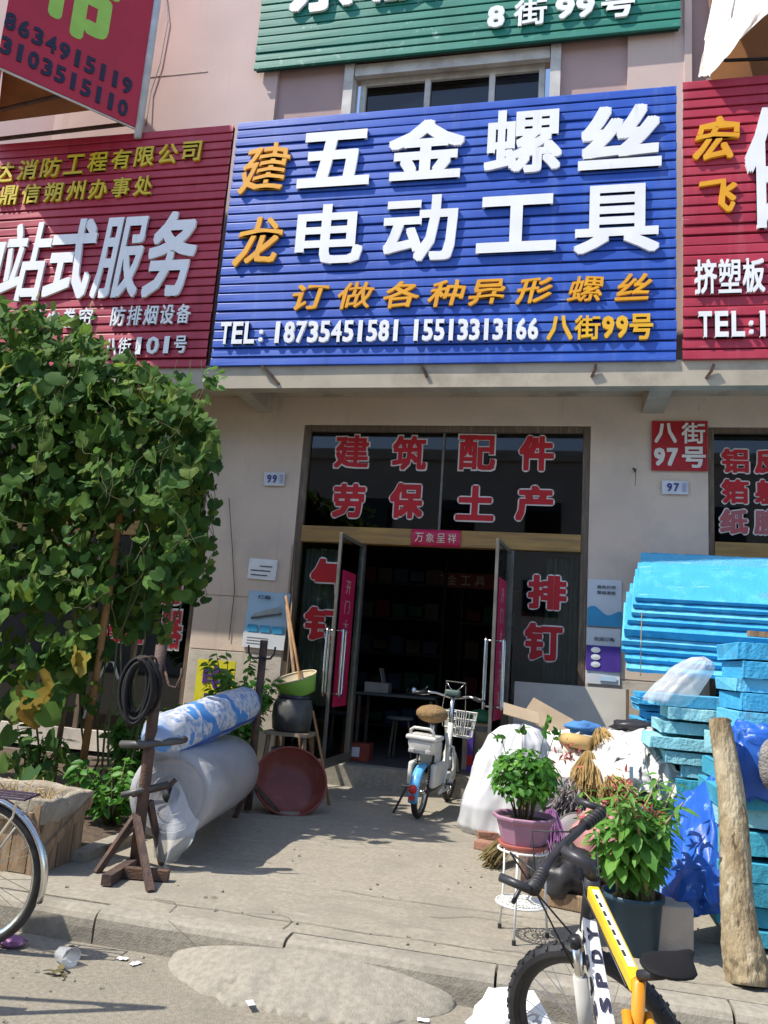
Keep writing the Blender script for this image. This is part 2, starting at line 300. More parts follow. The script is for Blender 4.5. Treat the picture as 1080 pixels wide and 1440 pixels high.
# ------------------------------------------------------------------ lettering
_G = {}
def glyph(ch, bold=0, depth=.03, bev=0):
    """mesh of one character; weight comes from shifted copies laid a hair apart in depth"""
    key = (ch, bold, bool(depth), bev)
    if key in _G: return _G[key]
    cu = bpy.data.curves.new('glyph', 'FONT'); cu.body = ch; cu.extrude = .5 if depth else 0; cu.resolution_u = 2
    o = bpy.data.objects.new('glyph', cu); COL.objects.link(o); bpy.context.view_layer.update()
    me = bpy.data.meshes.new_from_object(o.evaluated_get(bpy.context.evaluated_depsgraph_get()))
    bpy.data.objects.remove(o); bpy.data.curves.remove(cu)
    base = [tuple(v.co) for v in me.vertices]; bf = [tuple(p.vertices) for p in me.polygons]; bpy.data.meshes.remove(me)
    pts = []; fs = []; nd = 1 if not bold else (8 if bold < .05 else 12)
    for k in range(nd+1 if bold else 1):
        a = 2*math.pi*k/nd; dx, dy = (bold*math.cos(a), bold*math.sin(a)) if (bold and k < nd) else (0, 0)
        if bold and k < nd and bold < .05: dx, dy = bold*round(math.cos(a)*1.2), bold*round(math.sin(a)*1.2)      # square pen keeps corners crisp
        o_ = len(pts); sc = 1-.003*k
        pts += [(x+dx, y+dy, z*sc) for x, y, z in base]; fs += [tuple(i+o_ for i in f) for f in bf]
    xs = [p[0] for p in pts] or [0, 1]; ys = [p[1] for p in pts] or [0, 1]
    x0, x1, y0, y1 = min(xs), max(xs), min(ys), max(ys)
    pts = [(x-(x0+x1)/2, y-(y0+y1)/2, z) for x, y, z in pts]
    _G[key] = (pts, fs, x1-x0, y1-y0); return _G[key]
def letter(ch, c, wd, ht, m, parent=None, depth=.04, bold=.02, face=None, shear=0, rot=0, brush=0, name='character', fit=True):
    """one character standing on a wall that faces -y (or the 3x3 frame 'face'); wd, ht in metres"""
    if ch in '建螺电动具做配筑塑服街號站警器': bold = round(bold*.66, 4)       # crowded characters take thinner strokes
    pts, fs, gw, gh = glyph(ch, bold, depth)
    sx = wd/max(gw, 1e-3) if fit else ht; sy = ht/max(gh, 1e-3) if fit else ht
    cr, sr = math.cos(rot), math.sin(rot); vs = []
    for x, y, z in pts:
        X, Y = x*sx + shear*y*sy, y*sy
        if brush:
            X += brush*wd*math.sin(Y/ht*5+X/wd*2)*.5; Y += brush*ht*math.sin(X/wd*6+1)*.6
        X, Y = X*cr-Y*sr, X*sr+Y*cr
        v = Vector((X, -z*depth, Y))
        if face: v = face @ v
        vs.append(v)
    b = MB(); b.add(vs, fs); o = b.obj(name, m, parent, loc=c); return o
def rowc(chars, a, b, h, Y, m, parent, depth=.035, bold=.02, wf=.92, yoff=.034, **kw):
    """characters spread along the photo line a -> b (left and right ends, centre height), h = char height px"""
    n = len(chars)
    for i, ch in enumerate(chars):
        if ch == ' ': continue
        t = (i+.5)/n; x = a[0]+(b[0]-a[0])*t; y = a[1]+(b[1]-a[1])*t; pw = (b[0]-a[0])/n*wf
        if ch in '1' : pw *= .42
        if ch in ':.': pw *= .35
        hh = h*(.55 if ch in ':' else 1)
        c = PY(x, y+(h*.15 if ch == ':' else 0), Y); wd = PY(x+pw/2, y, Y).x-PY(x-pw/2, y, Y).x; ht = PY(x, y-hh/2, Y).z-PY(x, y+hh/2, Y).z
        c.y = Y-yoff; letter(ch, c, wd, ht, m, parent, depth, bold, **kw)
def boxc(items, Y, m, parent, depth=.05, bold=.02, yoff=.035, **kw):
    for ch, x0, y0, x1, y1 in items:
        xc, yc = (x0+x1)/2, (y0+y1)/2
        c = PY(xc, yc, Y); wd = PY(x1, yc, Y).x-PY(x0, yc, Y).x; ht = PY(xc, y0, Y).z-PY(xc, y1, Y).z; c.y = Y-yoff
        letter(ch, c, wd, ht, m, parent, depth, bold, **kw)
def outlined(items, Y, parent, red=None, bold=.042, ob=.075):
    for ch, x0, y0, x1, y1 in items:
        xc, yc = (x0+x1)/2, (y0+y1)/2
        c = PY(xc, yc, Y); wd = PY(x1, yc, Y).x-PY(x0, yc, Y).x; ht = PY(xc, y0, Y).z-PY(xc, y1, Y).z
        c.y = Y; o = letter(ch, c, wd, ht, whitefilm, parent, .002, ob, name='character_outline')
        c2 = c.copy(); c2.y = Y-.006; letter(ch, c2, wd*.925, ht*.925, red or redl, parent, .002, bold, name='character')

# ------------------------------------------------------------------ setting: street, pavement, kerb
struct(MB().grid(lambda u, v: Vector((-60+120*u, -60+120*v, 0)), 4, 4).obj('street', roadm))
KY = 3.74
pv = bx('pavement', -30, 30, KY+.15, W+6, -.3, G, concrete); struct(pv)
jm = K('joint_dirt', (.16, .14, .11), (.10, .088, .07), 9, 1)
for k, (y, x0, x1) in enumerate(((4.62, -1.25, 1.2), (4.02, -2.1, .9))):   # shallow tooled joints, slightly off straight
    g = MB()
    pts = [Vector((x0+(x1-x0)*i/24, y+.03*noise.noise(Vector((i*.35, k*7, 0)))+.008*math.sin(i*1.7+k), G+.0045)) for i in range(25)]
    for i in range(24):
        a, b = pts[i], pts[i+1]; hw = .0012+.002*abs(math.sin(i*2.3)); g.add([a+Vector((0, -hw, 0)), b+Vector((0, -hw, 0)), b+Vector((0, hw, 0)), a+Vector((0, hw, 0))], [(0, 1, 2, 3)])
    o = g.obj('pavement_joint', jm, pv); o.location = (0, 0, 0); o.matrix_parent_inverse = pv.matrix_basis.inverted()
kerb = empty('kerb', (0, KY, 0)); struct(kerb)
seams = [PZ(393, 1332).x, PZ(697, 1372).x]; L = seams[1]-seams[0]
xs = [seams[0]+L*k for k in range(-9, 9)]
for k, x in enumerate(xs):
    rr = random.Random(k); g = MB(); n = 14
    def kf(u, v, x=x, k=k):
        prof = [(0, -.25), (0, .02), (0, .075), (.004, G-.03), (.018, G-.008), (.045, G+.002), (.09, G+.003), (.138, G+.001), (.14, -.2)]
        i = min(int(round(v*8)), 8); py, pz = prof[i]; X = x+.005+(L-.012)*u
        q = fbm(Vector((X*3, k*1.3, pz*9)))*.005 if 0 < i < 7 else 0
        return Vector((X, py+q*.8, pz+q*.5))
    g.grid(kf, n, 8)
    for e in (0, n):
        ring = [j*(n+1)+e for j in range(9)]; g.f.append(tuple(ring if e else ring[::-1]))
    g.obj('kerb_stone', kerbm, kerb, smooth=False, loc=(0, rr.uniform(-.006, .006), rr.uniform(-.005, .005)))
# worn concrete ramp poured against the kerb
def rampf(u, v):
    x = -1.72+1.35*u; yb = KY+.012; t = (x+1.72)/1.35
    reach = .40*math.sin(math.pi*min(max(t, 0.0), 1))**.5*(1+.25*fbm(Vector((x*2.6, 2, 0)), 3)) + .004
    y = yb-reach*v*(1+v**8*(.09*noise.noise(Vector((x*15, 5, 0)))+.05*noise.noise(Vector((x*37, 9, 0)))))
    top = .112*math.sin(math.pi*min(max(t, 0), 1))**.4
    z = top*(1-v)**.9+.004*fbm(Vector((x*11, y*11, 1)), 5)*math.sin(math.pi*v)+(.006*math.sin(math.pi*t) if v < 1 else -.01)
    return Vector((x, y, max(z, -.01)))
struct(MB().grid(rampf, 140, 34).obj('kerb_ramp', patchm, smooth=True))
ck = MB(); rk = random.Random(9)
for (x, y, a, n_) in ((-1.24, 3.9, 1.9, 9), (-.6, 4.4, .3, 14), (-1.7, 5.0, 2.6, 12), (.3, 5.4, 1.4, 9), (-2.0, 4.05, .2, 10), (-.25, 4.05, 1.2, 8)):
    p = Vector((x, y, G+.0045)); d = a
    for i in range(n_):
        d += rk.gauss(0, .45); q = p+Vector((math.cos(d), math.sin(d), 0))*.06; w_ = .0022*(1-i/n_)+.0006; m_ = Vector((-math.sin(d), math.cos(d), 0))*w_; ck.add([p-m_, q-m_, q+m_, p+m_], [(0, 1, 2, 3)]); p = q
o = ck.obj('pavement_cracks', jm, pv); o.matrix_parent_inverse = pv.matrix_basis.inverted(); o['kind'] = 'stuff'
# planting bed edge, left of the rolls
bed = struct(bx('planting_bed', -9, -2.78, 4.28, 8.0, -.1, .19, soilm))
for k in range(5): bx('bed_edging', -2.78, -2.68, 4.47+k*.7, 5.15+k*.7, -.1, .2+.004*(k % 2), kerbm, bed).matrix_parent_inverse = bed.matrix_basis.inverted()

# ------------------------------------------------------------------ building
B = thing('shop_building', 'long pink and beige terrace of small shops with a concrete ledge above doors', 'building', (0, W, 0))
def bpart(name, x0, x1, y0, y1, z0, z1, m, bevel=0):
    o = bx(name, x0, x1, y0, y1, z0, z1, m, bevel=bevel); o.parent = B; o.matrix_parent_inverse = Matrix.Translation((0, -W, 0)); return o
def under(o, parent=None):
    p = parent or B; o.parent = p; bpy.context.view_layer.update(); o.matrix_parent_inverse = p.matrix_world.inverted(); return o
DL, DR = PY(427, 640, W).x-.02, PY(826, 640, W).x+.03          # door opening
TT = PY(640, 601, W).z+.02                                       # top of transom
RW = PY(996, 690, W).x; LW = PY(272, 860, W).x; HZ = 4.62
bpart('wall', LW, DL, W, W+.25, G-.1, TT, stucco); bpart('wall', DR, RW, W, W+.25, G-.1, TT, stucco)
bpart('wall', -14, 12, W, W+.25, TT, HZ, stucco)
bpart('wall', RW+2.9, 12, W, W+.25, G-.1, TT, stucco); bpart('wall', -14, LW-4.2, W, W+.25, G-.1, TT, stucco)
bpart('window_apron', RW, RW+2.9, W+.02, W+.2, G-.1, 1.0, plinth)
# seams of the plinth cladding on the two piers
for (a, b_) in ((LW, DL), (DR, RW)):
    z = .2
    for k in range(4): bpart('cladding_panel', a+.01, b_-.015, W-.012, W-.002, z, z+.60, plinth if k < 2 else stucco, .003); z += .612
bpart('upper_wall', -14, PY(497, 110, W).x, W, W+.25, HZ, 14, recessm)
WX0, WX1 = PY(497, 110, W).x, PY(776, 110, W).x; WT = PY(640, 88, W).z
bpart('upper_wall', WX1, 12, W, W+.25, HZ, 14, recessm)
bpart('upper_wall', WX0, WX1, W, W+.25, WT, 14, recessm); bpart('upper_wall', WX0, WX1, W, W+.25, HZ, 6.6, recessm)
PLX = PY(392, 120, W).x; PRX = PY(882, 100, W).x
for (a, b_) in ((PLX-3.2, PLX), (PRX, PRX+.62), (PLX-9.4, PLX-7.2), (PRX+4.6, PRX+8)): bpart('pilaster', a, b_, W-.06, W-.001, HZ+.01, 13.9, pinkwall)
bpart('facade_band', PRX+.62, PRX+.70, W-.085, W-.001, HZ+.01, 13.9, pinkwall)
# rain seams on the left pilaster
for q in ((-.9, 8.9), (-.5, 7.9)): bpart('render_seam', PLX-3.1, PLX-1.0, W-.066, W-.059, q[1], q[1]+.012, plinth)
# upper window with hood
hood = bpart('window_hood', WX0+.03, WX1-.03, W-.05, W+.02, WT-.10, WT+.06, whitepaint); 
bpart('window_jamb', WX0-.10, WX0+.02, W-.07, W+.1, 6.6, WT+.3, whitepaint); bpart('window_jamb', WX1-.02, WX1+.10, W-.07, W+.1, 6.6, WT+.3, whitepaint)
bpart('red_band', WX0+.03, WX1-.03, W-.02, W+.0, WT+.065, WT+.45, K('maroon_paint', (.14, .03, .03)))
win = bpart('window', WX0+.08, WX1-.08, W+.14, W+.16, 6.6, WT-.05, glassw)
wf = whitepaint
for x in (WX0+.12, WX0+.95, WX0+1.75, WX1-.12):
    under(bx('window_frame', x-.035, x+.035, W+.08, W+.135, 6.6, WT-.05, wf), win)
under(bx('window_frame', WX0+.155, WX1-.155, W+.09, W+.13, WT-.14, WT-.05, wf), win)
# ledge, fascia and cantilever beams
bpart('canopy_slab', -14, 12, S+.16, W, 4.40, HZ-.002, K('ledge_underside', (.50, .41, .31), (.43, .355, .27), 2, .9, c3=(.25, .2, .15), s3=2))
FB = PY(340, 546, S+.02).z
bpart('fascia', -14, 12, S+.02, S+.16, FB, PY(600, 513, S+.02).z+.02, K('ledge_fascia', (.46, .40, .31), (.40, .345, .27), 2.5, .9, c3=(.30, .26, .2), s3=2))
for xa, xb in ((PY(322, 546, S+.02).x, PY(343, 546, S+.02).x), (PY(916, 543, S+.02).x, PY(949, 545, S+.02).x)):
    bpart('cantilever_beam', xa, xb, S+.162, W-.001, FB+.004, 4.398, MATS['ledge_fascia'])
for x0, y0, x1, y1 in ((368, 514, 392, 540), (592, 513, 600, 530), (838, 512, 832, 530), (1004, 512, 993, 532)):
    a, b_ = PY(x0, y0, S-.02), PY(x1, y1, S+.01)
    under(MB().tube([a, (a+b_)/2+Vector((.01, 0, 0)), b_], .02, 4).obj('bracket_end', rust))
# rear of the shop: one dark room per bay
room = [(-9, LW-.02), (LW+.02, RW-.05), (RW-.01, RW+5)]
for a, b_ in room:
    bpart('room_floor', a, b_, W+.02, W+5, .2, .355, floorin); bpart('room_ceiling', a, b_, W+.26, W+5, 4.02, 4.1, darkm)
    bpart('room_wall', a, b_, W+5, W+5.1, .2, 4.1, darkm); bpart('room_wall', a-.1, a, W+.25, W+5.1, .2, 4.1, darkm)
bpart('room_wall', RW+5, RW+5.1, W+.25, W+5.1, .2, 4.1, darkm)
# door step
bpart('door_step', PY(455, 1080, W-.12).x, PY(690, 1080, W-.12).x+.5, W-.16, W+.02, G-.02, .352, kerbm, .01)

# storefront of the open shop
F = thing('storefront', 'brown framed shop entrance with dark transom panes and two open glass doors', 'shop front', ((DL+DR)/2, W, .35))
FY = W+.05
def fpart(name, x0, x1, z0, z1, m, y0=FY-.05, y1=FY+.05, bevel=.004, parent=None): return under(bx(name, x0, x1, y0, y1, z0, z1, m, bevel=bevel), parent or F)
LT, LB = PY(625, 747, FY).z, PY(625, 770, FY).z
fpart('frame_jamb', DL+.004, DL+.085, .355, TT-.004, framem); fpart('frame_jamb', DR-.075, DR-.004, .355, TT-.004, framem)
fpart('frame_head', DL+.087, DR-.077, TT-.075, TT-.004, framem)
fpart('lintel', DL+.087, DR-.077, LB, LT, lintelm, FY-.075, FY+.05)
mx = PY(622, 670, FY).x
fpart('mullion', mx-.012, mx+.012, LT+.002, TT-.077, alu, FY-.03, FY+.03)
tp = [fpart('transom_pane', DL+.087, mx-.014, LT+.002, TT-.077, glassp, FY-.004, FY+.004, 0), fpart('transom_pane', mx+.014, DR-.077, LT+.002, TT-.077, glassp, FY-.004, FY+.004, 0)]
fpart('transom_backing', DL+.087, DR-.077, LT+.002, TT-.077, darkm, FY+.1, FY+.11, 0)
FT = FY-.008
outlined([('建', 469, 610, 521, 660), ('筑', 550, 611, 602, 663), ('劳', 466, 678, 515, 730), ('保', 546, 677, 597, 731)], FT, tp[0])
outlined([('配', 643, 610, 699, 663), ('件', 728, 611, 781, 664), ('土', 639, 681, 697, 734), ('产', 723, 681, 780, 735)], FT, tp[1])
for p in tp:
    for c in p.children: c.matrix_parent_inverse = p.matrix_world.inverted()
HL, HR = PY(514, 772, FY).x, PY(717, 776, FY).x            # hinge posts
fpart('door_post', HL-.045, HL+.005, .355, LB-.002, alu); fpart('door_post', HR-.005, HR+.05, .355, LB-.002, alu)
sL = fpart('sidelight_pane', DL+.087, HL-.047, .36, LB-.002, glassdoor, FY-.004, FY+.004, 0)
sR = fpart('sidelight_pane', HR+.052, DR-.077, .36, LB-.002, glassdoor, FY-.004, FY+.004, 0)
outlined([('气', 434, 783, 492, 850), ('钉', 425, 852, 490, 903)], FT, sL); outlined([('排', 740, 807, 799, 859), ('钉', 735, 874, 793, 931)], FT, sR)
for p in (sL, sR):
    for c in p.children: c.matrix_parent_inverse = p.matrix_world.inverted()
# curtains behind the side panes
def curt(x0, x1, z0, z1, y):
    return MB().grid(lambda u, v: Vector((x0+(x1-x0)*u, y+.03*math.sin(u*38)+.012*math.sin(u*91), z0+(z1-z0)*v)), 60, 4)
under(curt(DL+.09, HL-.06, .9, LB-.05, FY+.16).obj('curtain', curtain, smooth=True), F)
under(curt(HR+.38, DR-.08, .5, LB-.05, FY+.16).obj('curtain', K('curtain_green', (.13, .17, .145), (.08, .11, .095), 3, .9, stretch=(16, 1, .2)), smooth=True), F)
fpart('sill_goods', HR+.08, DR-.12, 1.18, 1.30, K('red_goods', (.35, .03, .04), (.12, .1, .1), 14, .7, lo=.45, hi=.55), FY+.13, FY+.3)
def door_leaf(hx, ang, side, coup):
    """leaf swung outwards; local x runs from the hinge to the free edge"""
    wd = (HR-HL)/2-.02; z0, z1 = .372, LB-.012
    d = empty('door_leaf', (hx, FY-.06, 0), ang); d.parent = F; bpy.context.view_layer.update(); d.matrix_parent_inverse = F.matrix_world.inverted()
    def b(name, x0, x1, za, zb, m, t=.022, y=0, bevel=.003): 
        o = bx(name, x0, x1, y-t, y+t, za, zb, m, bevel=bevel); o.parent = d; return o
    b('leaf_stile', 0, .022, z0, z1, alu, .016); b('leaf_stile', wd-.03, wd, z0, z1, alu, .016); b('leaf_rail', .024, wd-.032, z1-.04, z1, alu, .016); b('leaf_rail', .024, wd-.032, z0, z0+.09, alu, .016)
    b('leaf_glass', .024, wd-.032, z0+.092, z1-.042, glassdoor, .004, 0, 0)
    for s in (-1, 1):
        hz0, hz1, hx_ = 1.06, 1.72, wd-.1; y0 = s*.024; y1 = s*.085
        pts = [(hx_, y0, hz0+.06), (hx_, y1*.8, hz0+.05), (hx_, y1, hz0+.09), (hx_, y1, hz1-.09), (hx_, y1*.8, hz1-.05), (hx_, y0, hz1-.06)]
        # oblong loop handle: two bars joined by bends
        lp = []
        for i in range(20):
            a = 2*math.pi*i/20; cx = .042*math.cos(a); cz = .042*math.sin(a)+(.29 if math.sin(a) > 0 else -.29)
            lp.append((hx_+cx, y1, 1.39+cz))
        g = MB().tube(lp, .0115, 8, closed=True)
        for zz in (1.39-.31, 1.39+.31): g.tube([(hx_, y0*.2, zz), (hx_, y1, zz)], .009, 6)
        o = g.obj('pull_handle', steel, d, smooth=True)
    if coup:
        o = bx('couplet_strip', wd*.28, wd*.84, coup*.008-.001, coup*.008+.001, .95, 2.32, couplet); o.parent = d
        for i, ch in enumerate('开门大吉万事'):
            c = letter(ch, (0, 0, 0), .16, .14, K('faded_gold', (.62, .33, .3)), None, .002, .0, name='couplet_character')
            c.parent = o; c.location = (0, -.004 if coup < 0 else .004, .52-i*.2); c.rotation_euler = (0, 0, 0 if coup < 0 else math.pi)
    return d
dl = door_leaf(HL-.01, R(-93.5), 1, 1); dr = door_leaf(HR+.01, R(-96), -1, 1)

# banner above the door
bn = thing('paper_banner', 'small pink red paper banner glued to the lintel above the shop door', 'banner', PY(613, 757, FY-.085))
c0 = PY(613, 757, FY-.085)
MB().grid(lambda u, v: Vector(((u-.5)*.54, -.012*math.sin(u*9)-.01*math.sin(v*3), (v-.5)*.185)), 16, 4).obj('paper', couplet, bn, smooth=True, thick=.002)
for i, ch in enumerate('万象呈祥'): letter(ch, (-.18+.12*i, -.03, 0), .09, .10, K('banner_gold', (.75, .62, .5)), bn, .002, .005)

# windows of the neighbouring shops
NL = thing('neighbour_window', 'dark shop window with red lettering half hidden behind the climbing vine', 'window', (LW-2, W, .2))
under(bx('window_glass', LW-4.15, LW-.06, W+.06, W+.068, .42, TT-.05, glassw), NL)
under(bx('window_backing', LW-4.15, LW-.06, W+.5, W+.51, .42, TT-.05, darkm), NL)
for x in (LW-4.2, LW-2.75, LW-1.35, LW-.06): under(bx('window_post', x, x+.06, W+.02, W+.12, .4, TT-.01, framem), NL)
under(bx('window_rail', LW-4.13, LW-.07, W+.0, W+.055, LB, LT, lintelm), NL); under(bx('window_sill', LW-4.2, LW, W-.02, W+.1, .2, .42, plinth), NL)
for ch, x0, y0, x1, y1, mm in (('器', 222, 855, 258, 915, redl), ('材', 222, 795, 262, 852, redl), ('消', 188, 690, 218, 725, redl), ('品', 140, 878, 205, 905, redl), ('烟', 60, 760, 110, 810, redl)):
    xc, yc = (x0+x1)/2, (y0+y1)/2; c = PY(xc, yc, W+.05); wd = PY(x1, yc, W+.05).x-PY(x0, yc, W+.05).x; ht = PY(xc, y0, W+.05).z-PY(xc, y1, W+.05).z
    o = letter(ch, c, wd, ht, whitefilm, None, .002, .075, name='character_outline'); under(o, NL)
    c = c.copy(); c.y -= .006; under(letter(ch, c, wd*.9, ht*.9, mm, None, .002, .03), NL)
NR = thing('neighbour_window', 'dark shop window with three rows of faded red outlined characters above the foam', 'window', (RW+1.5, W, 1))
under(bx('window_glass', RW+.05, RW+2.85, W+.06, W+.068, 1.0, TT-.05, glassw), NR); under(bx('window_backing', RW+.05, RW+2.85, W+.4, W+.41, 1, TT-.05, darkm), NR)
under(bx('window_post', RW+.005, RW+.06, W+.02, W+.12, 1, TT-.01, framem), NR); under(bx('window_rail', RW+.062, RW+2.9, W+.0, W+.055, LB-.02, LT-.02, lintelm), NR)
under(bx('window_head', RW+.062, RW+2.9, W+.02, W+.12, TT-.06, TT-.005, framem), NR)
for ch, x0, y0, x1, y1, mm in (('铝', 1012, 629, 1055, 667, redl), ('箔', 1012, 672, 1055, 710, redl), ('纸', 1010, 714, 1054, 753, fadedred), ('反', 1059, 630, 1102, 668, redl), ('射', 1059, 673, 1102, 711, redl), ('膜', 1058, 715, 1101, 754, fadedred)):
    xc, yc = (x0+x1)/2, (y0+y1)/2; c = PY(xc, yc, W+.05); wd = PY(x1, yc, W+.05).x-PY(x0, yc, W+.05).x; ht = PY(xc, y0, W+.05).z-PY(xc, y1, W+.05).z
    under(letter(ch, c, wd, ht, whitefilm, None, .002, .07, name='character_outline'), NR)
    c = c.copy(); c.y -= .006; under(letter(ch, c, wd*.9, ht*.9, mm, None, .002, .04), NR)

# ------------------------------------------------------------------ signboards
def slatboard(name, label, x0, x1, z0, z1, Y, m, bm, pitch=.107, seed=0, thick=.05):
    t = thing(name, label, 'sign', ((x0+x1)/2, Y, z0)); rr = random.Random(seed)
    under(bx('backing', x0+.015, x1-.015, Y+.02, Y+.06, z0+.01, z1-.01, bm), t)
    n = max(1, round((z1-z0)/pitch)); p = (z1-z0)/n; wd = x1-x0
    g = MB(); h = p*.935; nx = 12
    prof = [(0.018, -h/2), (-.013, -h/2), (-.0155, -h/2+.006), (-.014, -h*.1), (-.0105, h*.32), (-.006, h/2-.006), (.018, h/2)]
    g.grid(lambda u, v: Vector(((u-.5)*wd, prof[int(round(v*6))][0]+.0022*fbm(Vector((u*9, v*2, seed))), prof[int(round(v*6))][1]+.0015*noise.noise(Vector((u*6, seed, 3))))), nx, 6)
    me = g.mesh('slat', m)
    for k in range(n):
        o = bpy.data.objects.new('slat', me); COL.objects.link(o); o.parent = t
        o.location = (rr.uniform(-.004, .004), rr.uniform(-.004, .003), p*(k+.5)+rr.uniform(-.003, .003)); o.rotation_euler = (rr.uniform(-.05, .03), rr.uniform(-.0007, .0007), rr.uniform(-.0012, .0012))
    return t
def attach(t, fnc):
    before = set(bpy.data.objects); fnc(None); bpy.context.view_layer.update()
    for o in set(bpy.data.objects)-before:
        if o.parent is None: o.parent = t; o.matrix_parent_inverse = t.matrix_world.inverted()
BX0, BX1 = PY(316, 345, S).x, PY(951, 320, S).x; SZ0, SZ1 = PY(620, 512, S).z, PY(645, 146, S).z
blue = slatboard('blue_signboard', 'bright blue slatted signboard with big white characters over the open shop door', BX0, BX1, SZ0, SZ1, S, bluem, backm, seed=1)
def blue_text(_):
    kw = dict(depth=.03, yoff=.034)
    boxc([('五', 422, 188, 522, 265), ('金', 547, 172, 653, 255), ('螺', 682, 157, 790, 246), ('丝', 813, 152, 929, 240), ('电', 418, 290, 512, 373), ('动', 540, 278, 643, 370), ('工', 671, 278, 782, 357), ('具', 807, 263, 926, 358)], S, whitel, None, bold=.034, **kw)
    boxc([('建', 343, 207, 406, 272), ('龙', 335, 310, 396, 374)], S, orangel, None, bold=.017, shear=.12, brush=.06, depth=.032, yoff=.035)
    for ch, x, y in (('订', 437, 420), ('做', 501, 418), ('各', 566, 417), ('种', 629, 415), ('异', 686, 413), ('形', 752, 411), ('螺', 824, 409), ('丝', 891, 406)):
        boxc([(ch, x-24, y-18, x+24, y+18)], S, orangel, None, bold=.016, shear=.16, brush=.05, depth=.03, yoff=.034)
    rowc('TEL', (311, 471), (362, 470), 31, S, whitel, None, bold=.028, wf=.86); rowc(':', (360, 470), (378, 470), 30, S, whitel, None, bold=.03)
    rowc('18735451581', (384, 470), (566, 467), 30, S, whitel, None, bold=.026, wf=.88); rowc('15513313166', (578, 467), (758, 465), 30, S, whitel, None, bold=.026, wf=.88)
    rowc('八街', (768, 464), (845, 463), 34, S, yellowo, None, bold=.026, wf=.94); rowc('99', (845, 463), (884, 462), 31, S, yellowo, None, bold=.028, wf=.88); rowc('号', (883, 462), (919, 462), 36, S, yellowo, None, bold=.028, wf=.92)
yellowo = K('amber_letter', (.82, .46, .02), (.76, .4, .02), 5, .45)
attach(blue, blue_text)
RX1 = PY(310, 340, S).x; RX0 = RX1-5.4
redL = slatboard('red_signboard', 'dark red slatted signboard with white and yellow characters above the vine', RX0, RX1, SZ0, SZ1-.02, S, redm, backr, seed=2)
def red_text(_):
    rowc('鼎达消防工程有限公司', (-40, 251), (288, 214), 27, S, yellowl, None, depth=.03, bold=.016, wf=.80, shear=.06)
    rowc('瑞鼎信朔州办事处', (-32, 281), (220, 263), 27, S, yellowl, None, depth=.03, bold=.016, wf=.78, shear=.06)
    boxc([('一', -70, 345, 3, 420), ('站', 8, 316, 70, 425), ('式', 72, 311, 134, 422), ('服', 140, 308, 204, 420), ('务', 211, 300, 277, 419)], S, whitel, None, bold=.026, depth=.03, yoff=.034, shear=.07)
    rowc('风阀门窗 防火卷帘 防排烟设备', (-72, 456), (272, 443), 27, S, whitel, None, depth=.025, bold=.014, wf=.82, shear=.04)
    rowc('地址 八街101号', (90, 492), (266, 486), 24, S, whitel, None, depth=.025, bold=.018, wf=.88)
attach(redL, red_text)
QX0 = PY(960, 320, S).x
redR = slatboard('red_signboard', 'crimson slatted signboard with orange and white characters over the foam boards', QX0, QX0+4.6, SZ0+.01, SZ1+.03, S, red2m, backr, seed=3)
def redr_text(_):
    boxc([('宏', 976, 170, 1036, 228), ('飞', 978, 257, 1034, 303)], S, orangel, None, bold=.022, shear=.12, brush=.06, depth=.032, yoff=.035)
    boxc([('保', 1046, 152, 1150, 322)], S, whitel, None, bold=.03, depth=.03, yoff=.034)
    boxc([('温', 1165, 150, 1260, 322)], S, whitel, None, bold=.03, depth=.03, yoff=.034)
    boxc([('挤', 976, 368, 1007, 416), ('塑', 1009, 367, 1041, 415), ('板', 1043, 366, 1074, 414)], S, whitel, None, bold=.022, depth=.03, yoff=.034)
    rowc('TEL', (979, 459), (1048, 458), 36, S, whitel, None, bold=.03, wf=.82); rowc(':', (1046, 458), (1064, 458), 34, S, whitel, None, bold=.03); rowc('18', (1061, 458), (1100, 458), 36, S, whitel, None, bold=.03)
attach(redR, redr_text)
# black gap flashing between boards
GY = W-.16
GX0, GX1 = PY(362, 60, GY).x, PY(957, 30, GY).x; GZ = PY(660, 69, GY).z
green = slatboard('green_signboard', 'weathered green slatted signboard above the upper window', GX0, GX1, GZ, GZ+1.7, GY, greenm, backg, pitch=.118, seed=4)
def green_text(_):
    boxc([('东', 412, -62, 500, 20)], GY, whitel, None, bold=.035, depth=.03, yoff=.05); boxc([('放', 527, -78, 615, 4)], GY, whitel, None, bold=.035, depth=.03, yoff=.05)
    boxc([('8', 686, 13, 710, 43), ('街', 723, 4, 769, 40), ('9', 781, 1, 808, 31), ('9', 810, -1, 836, 29), ('号', 845, -8, 892, 29)], GY, whitel, None, bold=.03, depth=.025, yoff=.045)
attach(green, green_text)
# V-shaped projecting sign, upper left
A = PY(190, 180, S-.06); dA = Vector((-.67, -.74, 0)).normalized(); LV = 1.5
vs_ = thing('projecting_sign', 'tall red projecting sign with green character and dark phone numbers, upper left', 'sign', A)
Bp = A+dA*LV; Cp = Bp+Vector((-.67, .74, 0)).normalized()*(LV+.1); HV = 3.4
def panel(a, b, name, m, z0, z1, th=.02):
    d = (b-a).normalized(); n_ = Vector((-d.y, d.x, 0))*th
    return under(MB().add([a+Vector((0, 0, z0)), b+Vector((0, 0, z0)), b+Vector((0, 0, z0))+n_, a+Vector((0, 0, z0))+n_, a+Vector((0, 0, z1)), b+Vector((0, 0, z1)), b+Vector((0, 0, z1))+n_, a+Vector((0, 0, z1))+n_], [(3, 2, 1, 0), (4, 5, 6, 7), (0, 1, 5, 4), (1, 2, 6, 5), (2, 3, 7, 6), (3, 0, 4, 7)]).obj(name, m), vs_)
panel(A, Bp, 'sign_face', rederp, 0, HV); panel(Bp, Cp, 'sign_face', rederp, 0, HV)
